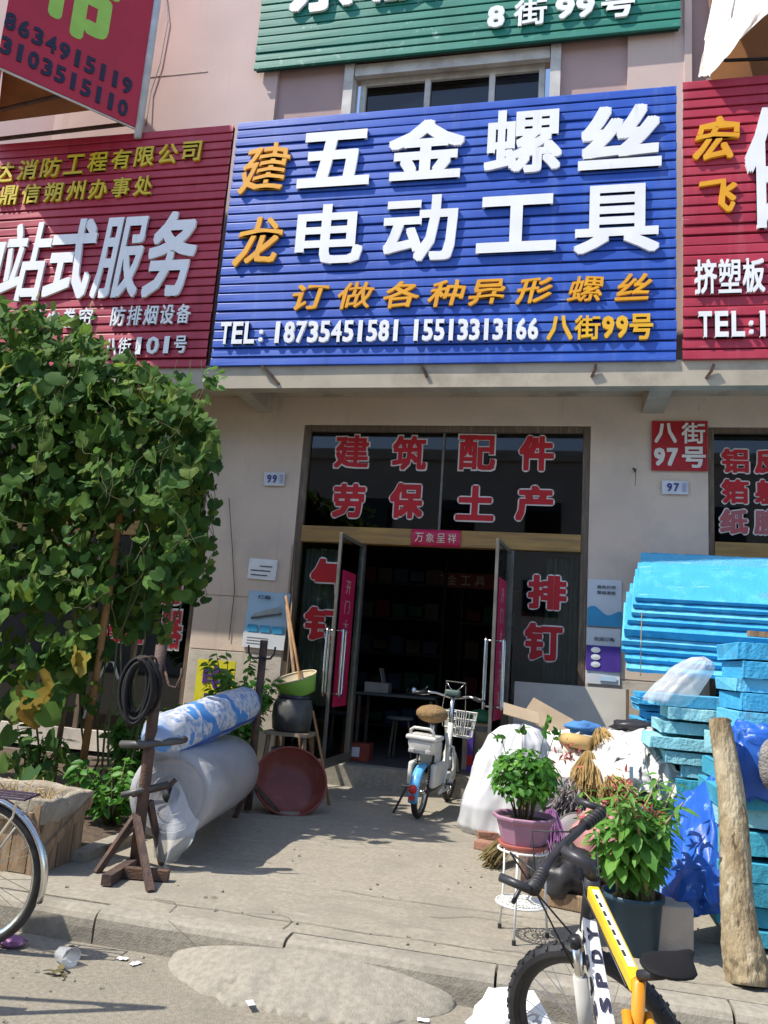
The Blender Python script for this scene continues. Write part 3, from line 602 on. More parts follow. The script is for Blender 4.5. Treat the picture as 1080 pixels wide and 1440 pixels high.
under(MB().tube([A+Vector((.04, .02, -.12)), A+Vector((.04, .02, HV))], .045, 10).obj('corner_post', K('galvanised', (.6, .63, .66), rough=.4), smooth=True), vs_)
under(MB().tube([A+Vector((0, 0, -.012)), Bp+Vector((0, 0, -.012))], .014, 4).obj('edge_trim', whitepaint), vs_)
for z in (.25, 1.2): 
    for (a, b_) in ((A, Cp), (A*.5+Bp*.5, Cp*.6+Bp*.4)): under(MB().tube([a+Vector((-.05, -.02, z-.2)), b_+Vector((.05, -.02, z-.2))], .025, 4).obj('inner_strut', rust), vs_)
under(MB().add([A+Vector((-.1, -.03, .30)), Bp+Vector((0, .05, .30)), Cp+Vector((.1, -.03, .30))], [(0, 1, 2)]).obj('inner_board', orangepan, thick=.02), vs_)
ex = -dA                                                # reading direction (left = outer end)
fc = Matrix((ex, Vector((-ex.y, ex.x, 0)), Vector((0, 0, 1)))).transposed()
def von(px, py):                                        # photo pixel onto the sign's face
    d = ray(px, py); n_ = Vector((-dA.y, dA.x, 0)); t = (A-Vector((0, 0, CAMZ))).dot(n_)/d.dot(n_); return Vector((0, 0, CAMZ))+d*t
def vrow(s, a, b, h, m, depth, bold):
    n = len(s); pa, pb = von(*a), von(*b); ht = von(a[0], a[1]-h/2).z-von(a[0], a[1]+h/2).z; step = (pb-pa).length/max(n-1, 1)
    for i, ch in enumerate(s):
        p = pa+(pb-pa)*(i/max(n-1, 1)); p = p+Vector((ex.y, -ex.x, 0))*.025
        under(letter(ch, p, step*(.36 if ch == '1' else .78), ht, m, None, depth, bold, face=fc), vs_)
vrow('8634915119', (14, 32), (178, 122), 26, inkl, .01, .03); vrow('3103515110', (8, 66), (172, 153), 26, inkl, .01, .03)
p0 = von(108, 14)+Vector((ex.y, -ex.x, 0))*.025
under(letter('市', von(115, 0)+Vector((ex.y, -ex.x, 0))*.02, (von(172, 20)-von(62, -10)).length*.92, 1.05, limel, None, .008, .055, face=fc), vs_)

# ------------------------------------------------------------------ house numbers, plates, posters
def plate(name, label, cat, x0, y0, x1, y1, m, Y=W-.02, th=.006, tilt=0):
    xc, yc = (x0+x1)/2, (y0+y1)/2; c = PY(xc, yc, Y); wd = PY(x1, yc, Y).x-PY(x0, yc, Y).x; ht = PY(xc, y0, Y).z-PY(xc, y1, Y).z
    t = thing(name, label, cat, c); 
    MB().grid(lambda u, v: Vector(((u-.5)*wd, -.004*math.sin(u*5)*math.sin(v*4), (v-.5)*ht)), 6, 6).obj('sheet', m, t, thick=th)
    t.rotation_euler = (0, tilt, 0); return t, wd, ht
PW = W-.026
t, wd, ht = plate('address_sign', 'red square address sign with white characters above the small number plate', 'sign', 916, 592, 995, 662, K('address_red', (.44, .016, .02), rough=.5), PW)
letter('八', (-.25*wd, -.014, .25*ht), .40*wd, .40*ht, whitefilm, t, .004, .03); letter('街', (.24*wd, -.014, .25*ht), .42*wd, .42*ht, whitefilm, t, .004, .025)
for i, ch in enumerate('97'): letter(ch, ((-.36+.23*i)*wd, -.014, -.23*ht), .2*wd, .36*ht, whitefilm, t, .004, .04)
letter('号', (.25*wd, -.014, -.23*ht), .42*wd, .42*ht, whitefilm, t, .004, .03)
plw = K('number_plate', (.68, .68, .72), rough=.4); navy = K('navy_enamel', (.03, .05, .22), rough=.5)
for nm, x0, y0, x1, y1, lab in (('97', 931, 676, 968, 695, 'small white house number plate below the red address sign'), ('99', 371, 664, 400, 683, 'small white house number plate on the pier beside the vine')):
    t, wd, ht = plate('number_plate', lab, 'number plate', x0, y0, x1, y1, plw, PW)
    for i, ch in enumerate(nm): letter(ch, ((-.22+.26*i)*wd, -.012, 0), .2*wd, .6*ht, navy, t, .003, .02)
    bx('plate_code', .28*wd, .42*wd, -.011, -.009, -.3*ht, .32*ht, K('plate_grey', (.4, .42, .55)), t)
t, wd, ht = plate('notice', 'small white handwritten notice pasted on the pier above the blue poster', 'notice', 349, 786, 389, 815, paperw, PW, .002, .03)
for k, (a, b_) in enumerate(((-.1, .35), (-.4, .3), (-.38, .2))): bx('ink_line', a*wd, b_*wd, -.009, -.007, (.15-.22*k)*ht-.006, (.15-.22*k)*ht+.004, inkl, t)
t, wd, ht = plate('poster', 'light blue advertising poster with a billboard picture, left of the door', 'poster', 345, 832, 404, 912, posterb, PW, .002, .03)
bx('white_strip', -.5*wd, .5*wd, -.011, -.008, -.5*ht, -.24*ht, posterw, t)
for k in range(3): bx('caption_box', (-.42+.3*k)*wd, (-.18+.3*k)*wd, -.016, -.013, -.22*ht, -.10*ht, posterc, t)
g = MB().add([(-.36*wd, -.016, .02*ht), (.3*wd, -.016, .14*ht), (.3*wd, -.016, .26*ht), (-.3*wd, -.016, .10*ht)], [(0, 1, 2, 3)]); g.obj('billboard_picture', K('poster_grey', (.38, .42, .42)), t, thick=.002)
g = MB().add([(-.36*wd, -.018, -.01*ht), (.36*wd, -.018, .12*ht), (.36*wd, -.018, .15*ht), (-.36*wd, -.018, .03*ht)], [(0, 1, 2, 3)]); g.obj('billboard_edge', K('poster_dark', (.1, .11, .12)), t, thick=.002)
letter('灯箱', (-.1*wd, -.02, .40*ht), .3*wd, .07*ht, inkl, t, .002, .01, name='poster_title')
for k in range(3): bx('ink_line', -.4*wd, .1*wd, -.014, -.012, (-.33-.05*k)*ht, (-.32-.05*k)*ht, K('ink_grey', (.2, .2, .22)), t)
t, wd, ht = plate('poster', 'white and cyan wave poster right of the shop entrance', 'poster', 826, 815, 874, 881, posterw, PW, .002)
g = MB(); g.add([(-.5*wd, -.01, -.5*ht)]+[((-.5+i/10)*wd, -.01, (-.12+.07*math.sin(i*.8)-.012*i)*ht) for i in range(11)]+[(.5*wd, -.01, -.5*ht)], [tuple(range(12, -1, -1))]); g.obj('wave_print', posterc, t, thick=.002)
for k in range(2): letter('高性价挤塑保温板'[k*4:k*4+4], (0.05*wd, -.012, (.34-.12*k)*ht), .55*wd, .07*ht, inkl, t, .002, .01, name='poster_title')
t, wd, ht = plate('poster', 'white and purple poster with little pictograms, under the cyan wave poster', 'poster', 824, 883, 872, 962, posterw, PW, .002)
bx('purple_field', -.5*wd, .5*wd, -.012, -.008, -.27*ht, .18*ht, posterp, t)
for k in range(3):
    MB().lathe([(.0, 0), (.022, 0), (.03, .004), (.0, .008)], 10, (-.22*wd, -.014, (.10-.13*k)*ht), (math.pi/2, 0, 0), sx=1.6).obj('pictogram', posterw, t)
letter('欢迎订购', (.02*wd, -.012, .3*ht), .6*wd, .07*ht, inkl, t, .002, .01, name='poster_title')
bx('wave_print', -.1*wd, .4*wd, -.012, -.008, -.44*ht, -.36*ht, posterb, t)
# ------------------------------------------------------------------ shaped things: continued below
# ------------------------------------------------------------------ plants: leaf shapes
def leafgeo(kind='heart'):
    if kind == 'heart':
        ed = [(.0, .0), (.24, -.17), (.50, -.06), (.62, .24), (.53, .57), (.29, .80), (.0, .93)]; mid = [(0, 0), (0, .12), (0, .28), (0, .45), (0, .62), (0, .78), (0, .93)]
    elif kind == 'oval':
        ed = [(0, 0), (.17, .18), (.26, .45), (.2, .75), (0, 1)]; mid = [(0, 0), (0, .25), (0, .5), (0, .75), (0, 1)]
    else:
        ed = [(0, 0), (.10, .15), (.15, .42), (.10, .75), (0, 1)]; mid = [(0, 0), (0, .25), (0, .5), (0, .75), (0, 1)]
    n = len(ed); vs = []; fs = []
    zf = lambda x, y: .22*abs(x)-.22*y*y+.05*math.sin(x*9)*abs(x)*2
    for x, y in mid: vs.append(Vector((x, y, zf(x, y))))
    for sgn in (1, -1):
        o = len(vs)
        for x, y in ed: vs.append(Vector((sgn*x, y, zf(x, y))))
        for i in range(n-1):
            f = [i, o+i, o+i+1, i+1] if sgn > 0 else [i, i+1, o+i+1, o+i]
            fs.append(tuple(f))
    return vs, fs
HEART, OVAL, LANCE = leafgeo('heart'), leafgeo('oval'), leafgeo('lance')
def leafmx(n_, tip, size, pos):
    n_ = n_.normalized(); t = (tip-n_*tip.dot(n_))
    t = t.normalized() if t.length > 1e-4 else n_.orthogonal().normalized(); x = t.cross(n_)
    m = Matrix((x*size, t*size, n_*size)).transposed().to_4x4(); m.translation = pos; return m
def rv(r, a=1): return Vector((r.uniform(-a, a), r.uniform(-a, a), r.uniform(-a, a)))
def addleaf(mb, geo, m): mb.add([m @ v for v in geo[0]], geo[1])
def inpoly(x, y, P):
    c = False; j = len(P)-1
    for i in range(len(P)):
        if (P[i][1] > y) != (P[j][1] > y) and x < (P[j][0]-P[i][0])*(y-P[i][1])/(P[j][1]-P[i][1])+P[i][0]: c = not c
        j = i
    return c
# ------------------------------------------------------------------ the climbing vine
V = thing('climbing_vine', 'large leafy gourd vine climbing a trellis in front of the left shop', 'vine', (-3.6, 5.6, .19))
rr = random.Random(11); VY = 5.6
def wpoly(pts, Y): return [(PY(x, y, Y).x, PY(x, y, Y).z) for x, y in pts]
main = wpoly([(-190, 430), (-60, 425), (10, 438), (70, 452), (120, 448), (150, 480), (190, 500), (232, 535), (262, 548), (292, 545), (305, 575), (307, 640), (294, 700), (288, 760), (277, 800), (268, 845), (232, 800), (200, 770), (180, 830), (140, 870), (150, 910), (120, 940), (60, 935), (20, 900), (-60, 930), (-190, 940)], VY)
side = wpoly([(215, 770), (285, 740), (280, 800), (268, 850), (262, 900), (240, 880), (205, 905), (170, 860), (190, 820)], VY+.35)
lowr = wpoly([(-60, 900), (110, 900), (125, 960), (110, 1010), (95, 1090), (70, 1115), (20, 1100), (-10, 1020), (-60, 1000)], VY-.2)
top_strand = wpoly([(215, 545), (300, 530), (304, 520), (262, 550), (300, 590), (240, 590)], VY)
leaves = []
def scatter(P, n, y0, y1, s0, s1, bias=1.0, gaps=.12):
    xs_ = [p[0] for p in P]; zs_ = [p[1] for p in P]; c = 0; tries = 0
    while c < n and tries < n*12:
        tries += 1; x = rr.uniform(min(xs_), max(xs_)); z = rr.uniform(min(zs_), max(zs_))
        if not inpoly(x, z, P): continue
        q = noise.noise(Vector((x*2.3, z*2.3, 5)))
        if q < (-.28 if z > 2.4 else -.10) and rr.random() < .82: continue
        t = rr.random()**bias; y = y0+(y1-y0)*t+.22*noise.noise(Vector((x*1.6, z*1.6, 2)))
        if x > -4.2: x -= max(0, y-VY)*.5                 # the trellis edge runs back to the left
        n_ = Vector((rr.gauss(-.2, .6), -1.0+rr.gauss(0, .5), rr.gauss(.55, .55))); tip = Vector((rr.gauss(0, .6), -.25+rr.gauss(0, .3), -1+rr.gauss(0, .4)))
        leaves.append((Vector((x, y, z)), n_, tip, rr.uniform(s0, s1)*(1 if rr.random() < .8 else .6))); c += 1
scatter(main, 5600, VY-.45, VY+.6, .05, .135, .8); scatter(side, 260, VY+.1, VY+.5, .05, .10); scatter(lowr, 170, VY-.5, VY+.3, .08, .17); scatter(top_strand, 120, VY-.1, VY+.4, .06, .12)
# roof of the trellis running back to the wall
for k in range(750):
    x = rr.uniform(-6.3, -3.3); y = rr.uniform(VY, VY+1.3); x -= (y-VY)*.5; z = 3.45+.35*(-3.0-x)/3.3+.3*noise.noise(Vector((x, y, 0)))+rr.uniform(-.2, .2)
    if x > -3.5 and z > 3.75: z -= .3
    leaves.append((Vector((x, y, z)), Vector((rr.gauss(0, .4), rr.gauss(-.3, .4), 1)), Vector((rr.gauss(0, 1), rr.gauss(-.5, 1), -.4)), rr.uniform(.09, .18)))
leaves.sort(key=lambda L_: -L_[3]*(1.4 if L_[0].y < VY-.1 else .5)*(1 if L_[0].x > -4.9 else .3))
def warped(k):                                          # curled and lopsided variants of the vine leaf
    o_ = Vector((k*3.7, k*1.3, k)); c = [.5, 1.6, -.6, 2.4, 1.0, 3.0][k]
    return [Vector((v.x*(1+.30*noise.noise(v*2.2+o_))*[1, .85, 1.1, .95, 1.15, .8][k]+.10*v.y*noise.noise(o_), v.y*(1+.22*noise.noise(v*3+o_)), v.z*c+.16*noise.noise(v*2.5+o_))) for v in HEART[0]]
WARP = [(warped(k), HEART[1]) for k in range(6)]
hms = [MB().add(*w_).mesh('leaf', leafA, True) for w_ in WARP]
def vine_child(o): o.parent = V; o.matrix_parent_inverse = Matrix.Translation((3.6, -5.6, -.19)); return o
for p, n_, t, s_ in leaves[:300]:
    o = bpy.data.objects.new('leaf', hms[rr.randrange(6)]); COL.objects.link(o); vine_child(o); o.matrix_basis = leafmx(n_, t, s_, p)
g = MB()
for p, n_, t, s_ in leaves[300:]: addleaf(g, WARP[rr.randrange(6)], leafmx(n_, t, s_, p))
o = vine_child(g.obj('foliage', leafA, smooth=True)); o['kind'] = 'stuff'
ym = MB().add([Vector((v.x*(1.15+.5*noise.noise(v*6)), v.y*(.95+.35*noise.noise(v*7+Vector((3, 0, 0)))), v.z*2.2+.12*noise.noise(v*5))) for v in HEART[0]], HEART[1]).mesh('leaf', leafY, True)
for px, py, s_ in ((122, 935, .17), (108, 928, .13), (48, 985, .17), (72, 965, .15), (35, 1000, .14), (45, 1015, .13), (28, 975, .12)):
    o = bpy.data.objects.new('yellow_leaf', ym); COL.objects.link(o); vine_child(o)
    o.matrix_basis = leafmx(Vector((rr.gauss(0, .8), -1, rr.gauss(.4, .5))), Vector((rr.gauss(0, .9), 0, -1)), s_, PY(px, py-12, VY-.55+rr.uniform(0, .15))); o['label'] = 'yellowing withered leaf'
g = MB()
for k in range(9):       # stems and tendrils
    x0 = rr.choice((-3.25, -3.45, -3.7, -4.1, -4.5, -2.95)); p = Vector((x0+rr.uniform(-.08, .08), VY+rr.uniform(-.1, .5), .15)); pts = [p.copy()]
    for i in range(11): p = p+Vector((rr.gauss(.01, .06), rr.gauss(0, .05), .33)); pts.append(p.copy())
    g.tube(pts, [.010-.0007*i for i in range(12)], 5)
for k in range(34):
    px, py = rr.uniform(0, 285), rr.uniform(500, 860); p = PY(px, py, VY-.5-rr.uniform(0, .12)); pts = [p.copy()]; d = rv(rr).normalized()
    for i in range(8): d = (d+rv(rr, .5)).normalized(); p = p+Vector((d.x*.06, d.y*.025, d.z*.06)); pts.append(p.copy())
    g.tube(pts, .0024, 4)
vine_child(g.obj('stem', stemm, smooth=True))
g = MB(); gl = MB()
for k in range(22):
    px, py = rr.uniform(238, 300), rr.uniform(560, 800); p = PY(px-8*(py > 700)-14*(py > 760), py, VY+.1+rr.uniform(-.1, .3)); pts = [p.copy()]; n_ = rr.randrange(6, 13)
    for i in range(n_):
        p = p+Vector((rr.gauss(.004, .025), rr.gauss(0, .02), -.075)); pts.append(p.copy())
        if rr.random() < .8: addleaf(gl, WARP[rr.randrange(6)], leafmx(Vector((rr.gauss(0, .6), -1, rr.gauss(.4, .4))), Vector((rr.gauss(0, .7), -.2, -1)), rr.uniform(.04, .095), p+rv(rr, .03)))
    g.tube(pts, .003, 4)
vine_child(g.obj('runner', stemm, smooth=True)); vine_child(gl.obj('runner_leaves', leafA, smooth=True))['kind'] = 'stuff'
g = MB()
for k in range(10):
    px, py = [(302, 535), (298, 520), (305, 530), (35, 432), (40, 440), (128, 442), (300, 548), (255, 540), (5, 430), (290, 528)][k]; p = PY(px, py, VY)
    for j in range(3):
        q = p+rv(rr, .05); addleaf(g, OVAL, leafmx(rv(rr)+Vector((0, -1, .3)), rv(rr)+Vector((0, 0, .3)), .07, q))
vine_child(g.obj('shoot_tips', leafC, smooth=True))['kind'] = 'stuff'
# trellis poles
for k, (px, py, h, r, mm) in enumerate(((108, 1130, 3.6, .03, stick), (72, 1110, 3.4, .025, woodpl), (160, 1110, 3.1, .025, woodpl))):
    p = PZ(px, py, .19); tag(MB().tube([p, p+Vector((.02, .02, h*.5)), p+Vector((.0, .05, h))], r, 7).obj('trellis_pole', mm, smooth=True), ['brown wooden trellis pole holding up the vine beside the planter crate', 'grey wooden trellis pole hidden deep among the vine stems', 'slim weathered trellis pole behind the green hose coil plants'][k], 'pole')
tag(MB().tube([PY(118, 1010, 6.6), PY(135, 960, 6.8), PY(152, 930, 7), PY(160, 932, 7.0), PY(166, 955, 6.9)], .012, 6).obj('bent_rod', paintw, smooth=True), 'thin bent white rod under the vine in front of the dark window', 'rod')
# low green plants in the bed
def bushy(name, label, base, h, spread, n, geo, m, size, seed, cat='plant', stems=9, up=.6):
    t = thing(name, label, cat, base); r = random.Random(seed); g = MB(); st = MB()
    for k in range(stems):
        a = r.uniform(0, 6.28); tip = Vector((math.cos(a)*spread*r.uniform(.3, 1), math.sin(a)*spread*r.uniform(.3, 1), h*r.uniform(.6, 1)))
        b0 = Vector((math.cos(a)*.03, math.sin(a)*.03, 0)); mid = b0*.5+tip*.5+Vector((0, 0, h*.12)); st.tube([b0, mid, tip], [.008, .006, .003], 5)
        for j in range(n//stems):
            q = r.uniform(.25, 1.0); p = (b0*(1-q)+mid*q)*(1-q)+(mid*(1-q)+tip*q)*q + rv(r, .02)
            o = Vector((math.cos(a+r.gauss(0, 1.2)), math.sin(a+r.gauss(0, 1.2)), up+r.gauss(0, .3)))
            addleaf(g, geo, leafmx(Vector((o.x*.3, o.y*.3-.25, 1))+rv(r, .45), o, size*r.uniform(.6, 1.15), p))
    st.obj('stem', stemm, t, smooth=True); o = g.obj('leaves', m, t, smooth=True); o['kind'] = 'stuff'; return t
bushy('weed_clump', 'bright green leafy weeds behind the near end of the film rolls', PZ(165, 1120, .19)+Vector((.0, .3, 0)), .80, .40, 620, OVAL, leafC, .11, 3, stems=22)
bushy('weed_clump', 'darker leafy weeds low beside the iron stand and planter crate', PZ(155, 1160, .19), .42, .36, 420, OVAL, leafB, .09, 4, stems=18)
bushy('weed_clump', 'drooping pale green weed at the foot of the vine above the crate', PZ(45, 1120, .19), .55, .22, 160, LANCE, leafC, .14, 5, stems=10)
bushy('shrub', 'small bushy green shrub by the wall behind the far end of the rolls', PY(335, 1000, 7.3)-Vector((0, 0, .55)), 1.12, .40, 900, OVAL, leafC, .10, 6, 'shrub', 26)
t = thing('yellow_board', 'yellow board with dark purple characters standing by the wall behind the shrub', 'sign', PY(302, 960, 8.1))
o = bx('board', -.22, .22, -.01, .01, -.75, .24, yellowsg, t); letter('电', (.02, -.016, .06), .32, .25, purpl, t, .004, .03); letter('焊', (.0, -.016, -.24), .3, .25, purpl, t, .004, .03)

# ------------------------------------------------------------------ planter crate
c1 = PZ(75, 1235); x1 = -2.66; y0, y1 = 4.14, 4.60
t = thing('planter_crate', 'rough wooden planter crate lined with sacking behind the bicycle wheel', 'crate', (-3.22, 4.37, G)); rr = random.Random(5)
cx0, cx1, cy0, cy1, ch_ = -.95, .44, -.23, .23, .37
for sy_ in (cy0, cy1):
    x = cx0
    while x < cx1-.04:
        wq = min(rr.uniform(.10, .17), cx1-x); box('plank', (x+wq/2, sy_+rr.uniform(-.006, .006), ch_/2+rr.uniform(-.01, .012)), (wq-.008, .022, ch_), woodpl, t, (0, rr.uniform(-.02, .02), 0)); x += wq
for sx_ in (cx0, cx1):
    y = cy0+.016
    while y < cy1-.05:
        wq = min(rr.uniform(.10, .16), cy1-.016-y); box('plank', (sx_+rr.uniform(-.006, .006), y+wq/2, ch_/2), (.022, wq-.008, ch_+rr.uniform(-.02, .02)), woodpl, t, (rr.uniform(-.02, .02), 0, 0)); y += wq
box('cross_brace', (cx1+.022, 0, ch_*.6), (.018, .5, .05), woodpl, t, (R(28), 0, 0)); box('batten', ((cx0+cx1)/2, cy0-.022, ch_*.82), (1.3, .02, .05), woodpl, t)
def liner(u, v):
    a = u*2*math.pi; ca, sa = math.cos(a), math.sin(a); sq = 1/max(abs(ca), abs(sa)); lx = (cx1-cx0)/2; ly = (cy1-cy0)/2
    k = [1.02, 1.035, 1.0, .95, .92][int(round(v*4))]; z = [ch_-.10, ch_+.012, ch_+.03, ch_+.0, ch_-.1][int(round(v*4))]
    q = .02*fbm(Vector((ca*4, sa*4, v*3))); return Vector(((cx0+cx1)/2+ca*sq*lx*(k+q*.5), sa*sq*ly*(k+q), z+q+(.03*noise.noise(Vector((ca*5, sa*5, 3))) if v < .1 else 0)))
MB().grid(liner, 64, 4).obj('sack_liner', K('sacking', (.36, .31, .235), (.26, .22, .165), 9, .95, bump=.6, streak=[((.16, .13, .1), (9, 9, 5), .56, .7, .7)]), t, smooth=True)
MB().grid(lambda u, v: Vector((cx0*.9+(cx1-cx0)*.93*u, cy0*.9+(cy1-cy0)*.9*v, ch_-.06+.02*fbm(Vector((u*9, v*5, 0))))), 20, 8).obj('earth', soilm, t, smooth=True)
g = MB()
for k in range(60):
    p = Vector((rr.uniform(-.2, .38), rr.uniform(-.15, .15), ch_-.03+rr.uniform(0, .04))); g.tube([p, p+rv(rr, .06)+Vector((0, 0, .01)), p+rv(rr, .12)], .0025, 3)
g.obj('dry_stalks', strawm, t)['kind'] = 'stuff'

# ------------------------------------------------------------------ film rolls on iron stands
pb = Vector((-2.37, 4.505, G))
t = thing('iron_stand', 'rusty iron pole stand with splayed feet holding the near ends of the rolls', 'stand', pb)
MB().tube([(0, 0, .02), (.002, .0, .5), (.0, 0, 1.0), (0, 0, 1.30)], .036, 10).obj('post', rust, t, smooth=True)
def bar(name, a, b, wd, m, parent): 
    a, b = Vector(a), Vector(b); return box(name, (a+b)/2, (wd, wd, (b-a).length), m, parent, fromto(a, b))
bar('base_bar', (.045, -.385, .035), (-.02, .1, .035), .055, rust, t); bar('base_bar', (.022, -.20, .034), (.29, -.145, .034), .053, rust, t)
bar('foot_bar', (-.02, -.02, .30), (.30, -.36, .0), .036, rust, t); bar('foot_bar', (-.03, .0, .30), (-.14, -.17, .0), .034, rust, t); bar('foot_bar', (.03, .03, .38), (.10, .15, .0), .034, rust, t)
bar('foot_bar', (-.03, .02, .25), (-.30, .22, .02), .03, rust, t)
MB().tube([(-.17, -.03, .695), (.0, -.06, .71), (.14, .13, .73), (.13, .20, .73)], .022, 8).obj('axle_pipe', K('pipe_grey', (.12, .115, .11), (.08, .075, .07), 9, .5, metal=.4), t, smooth=True)
MB().tube([(-.04, -.06, .42), (.10, .12, .46), (.13, .14, .5)], .016, 6).obj('axle_pipe', rust, t, smooth=True)
MB().tube([(-.11, -.05, .41), (-.02, -.055, .44), (.10, .10, .475)], .019, 6).obj('axle_pipe', K('pipe_grey', (.12, .115, .11), (.08, .075, .07), 9, .5, metal=.4), t, smooth=True)
hp = [( .03, 0, 1.18), (.09, -.02, 1.06), (.14, -.02, 1.05), (.165, -.02, 1.12), (.165, -.02, 1.17)]; MB().tube(hp, .009, 6).obj('hook', rust, t, smooth=True)
# hose
hosem = K('hose_black', (.010, .010, .011), (.016, .016, .017), 9, .75, spec=.25)
t = thing('hose_coil', 'coil of black rubber hose hanging on the iron pole', 'hose', pb+Vector((-.075, -.07, 1.05))); g = MB(); pts = []
for k in range(150):
    a = k/150*2*math.pi*6.3; q = k/150; rx = .085+.015*math.sin(k*.31)+.02*q; rz = .175+.018*math.sin(k*.13)
    pts.append((rx*math.sin(a)+.02*math.sin(q*9), -.015+.075*(q-.5)+.012*math.sin(a*1.0+q*5), -.02+rz*math.cos(a)-(.02*math.sin(q*7))))
g.tube(pts, .0125, 7); g.obj('hose', hosem, t, smooth=True); MB().tube([(0, -.06, .16), (.05, .02, .175), (.09, .06, .15)], .008, 6).obj('tie', rust, t)
# big roll
a0, a1 = Vector((-2.28, 4.68, .54)), Vector((-2.53, 6.12, .50))
t = thing('film_roll', 'thick roll of milky white plastic film hanging low on the iron stands', 'roll', (a0+a1)/2-Vector((0, 0, .3)))
rot = fromto(a0, a1); Lr = (a1-a0).length
o = MB().lathe([(.05, -Lr/2+.02), (.14, -Lr/2), (.21, -Lr/2-.006), (.257, -Lr/2+.004), (.268, -Lr/2+.03), (.27, -Lr/4), (.272, 0), (.27, Lr/4), (.268, Lr/2-.03), (.25, Lr/2), (.05, Lr/2)], 48, (a0+a1)/2, rot, wob=.02).obj('film', foilw, smooth=True); under(o, t)
for k, r_ in enumerate((.12, .17, .22)):
    under(MB().tube([(a0+rot @ Vector((math.cos(q/24*6.283)*r_, math.sin(q/24*6.283)*r_*1.0, -.014-.004*(k % 2)))) for q in range(24)], .003, 5, closed=True).obj('film_edge', foilw, smooth=True), t)
under(MB().tube([a0+rot @ Vector((0, 0, -.03)), a0+rot @ Vector((0, 0, .06))], .043, 14).obj('core', blackpl, smooth=True), t)
def skirt(u, v):       # loose clear film hanging from the near end
    a = -.55+2.0*u; r_ = .295; p = a0+rot @ Vector((0, 0, .0)); x = .05+.20*u; 
    top = Vector((p.x+.02+.22*u, p.y-.02-.05*math.sin(u*3), p.z+.12-.25*u)); bot = Vector((p.x-.02+.16*u, p.y-.10+.05*math.sin(u*9), .16+.05*abs(u-.5)))
    q = top*(1-v)+bot*v; q.y += .035*math.sin(u*14+v*2)*v-.05*math.sin(v*3.1); q.x += .02*math.sin(v*6+u*5); return q
o = MB().grid(skirt, 26, 18).obj('loose_film', clearbag, smooth=True); under(o, t)
# small printed roll
b0, b1 = Vector((-2.38, 4.72, .875)), Vector((-2.50, 6.3, 1.0))
t = thing('film_roll', 'slim plastic roll in blue and white printed wrapping resting on top', 'roll', (b0+b1)/2-Vector((0, 0, .15)))
rot = fromto(b0, b1); Ls = (b1-b0).length; mb = MB(); prof = [(.02, -Ls/2-.24), (.06, -Ls/2-.21), (.10, -Ls/2-.13), (.135, -Ls/2-.05), (.147, -Ls/2+.01)]+[(.15, -Ls/2+.05+i*.1) for i in range(16)]+[(.14, Ls/2), (.1, Ls/2+.02), (.02, Ls/2+.02)]
mb.lathe(prof, 36, (0, 0, 0), Euler((R(-90), 0, 0)).to_matrix(), wob=.10); o = mb.obj('wrapped_roll', printm, smooth=True)
o.parent = t; o.matrix_basis = Matrix.Translation((0, 0, .15)) @ (b1-b0).to_track_quat('Y', 'Z').to_matrix().to_4x4()
o2 = MB().lathe([(r_*1.04, z) for r_, z in prof[:5]], 36, (0, 0, 0), Euler((R(-90), 0, 0)).to_matrix(), wob=.22, seed=4).obj('bag_end', clearbag, smooth=True); o2.parent = t; o2.matrix_basis = o.matrix_basis.copy()
# far stand
p = PY(358, 1040, 6.4); p = Vector((p.x, 6.4, G)); tz = PY(367, 900, 6.4).z-G
t = thing('iron_stand', 'dark iron post with a double hook at the far end of the rolls', 'stand', p)
MB().tube([(0, 0, .02), (.0, 0, tz*.5), (.0, 0, tz)], .035, 8).obj('post', rust, t, smooth=True)
for s_ in (-1, 1):
    MB().tube([(0, -.03, tz-.14), (s_*.04, -.035, tz-.155), (s_*.085, -.04, tz-.15), (s_*.115, -.04, tz-.11), (s_*.12, -.04, tz-.05)], .009, 6).obj('hook', blackpl, t, smooth=True)
for a in (0.6, 2.7, 4.7): bar('foot_bar', (0, 0, .25), (math.cos(a)*.26, math.sin(a)*.26, .0), .034, rust, t)

# ------------------------------------------------------------------ basins, buckets and poles left of the door
def basin(name, label, c, n_, r_, h, m, cat='basin', rimm=None, flare=.74, inner=None):
    t = thing(name, label, cat, c); rot = Vector(n_).normalized().to_track_quat('Z', 'Y').to_matrix()
    MB().lathe([(.001, -h+.008), (r_*flare*.7, -h+.008), (r_*flare, -h+.02), (r_*.93, -.02), (r_*.975, -.004)], 48, (0, 0, 0), rot).obj('bowl_inside', inner or m, t, smooth=True)
    MB().lathe([(r_*1.0, -.008), (r_*.955, -.03), (r_*flare*1.03, -h+.0), (r_*flare*.7, -h-.004), (.001, -h-.004)], 48, (0, 0, 0), rot).obj('bowl', m, t, smooth=True)
    MB().tube([rot @ Vector((math.cos(q/40*6.2832)*r_*.985, math.sin(q/40*6.2832)*r_*.985, 0)) for q in range(40)], r_*.034, 8, closed=True).obj('rim', rimm or m, t, smooth=True); return t
basin('wash_basin', 'large dark red plastic basin tipped on its side against the film roll', PY(409, 1098, 6.62), (.38, -.72, .56), .31, .16, basinm)
bc = PY(413, 968, 7.55)
t = basin('wash_basin', 'bright green plastic basin with cream inside tilted on the dark pot', bc+Vector((0, 0, .11)), (-.26, -.26, 1), .22, .17, greenpl, rimm=creampl, inner=creampl)
base = Vector((bc.x+.01, bc.y, 0))
t = thing('cooking_pot', 'dark grey stacked pot under the green basin', 'pot', base+Vector((0, 0, .70)))
MB().lathe([(.15, 0), (.185, .02), (.2, .14), (.195, .24), (.17, .30), (.15, .31)], 28).obj('body', K('pot_dark', (.05, .05, .05), (.11, .11, .105), 5, .5), t, smooth=True)
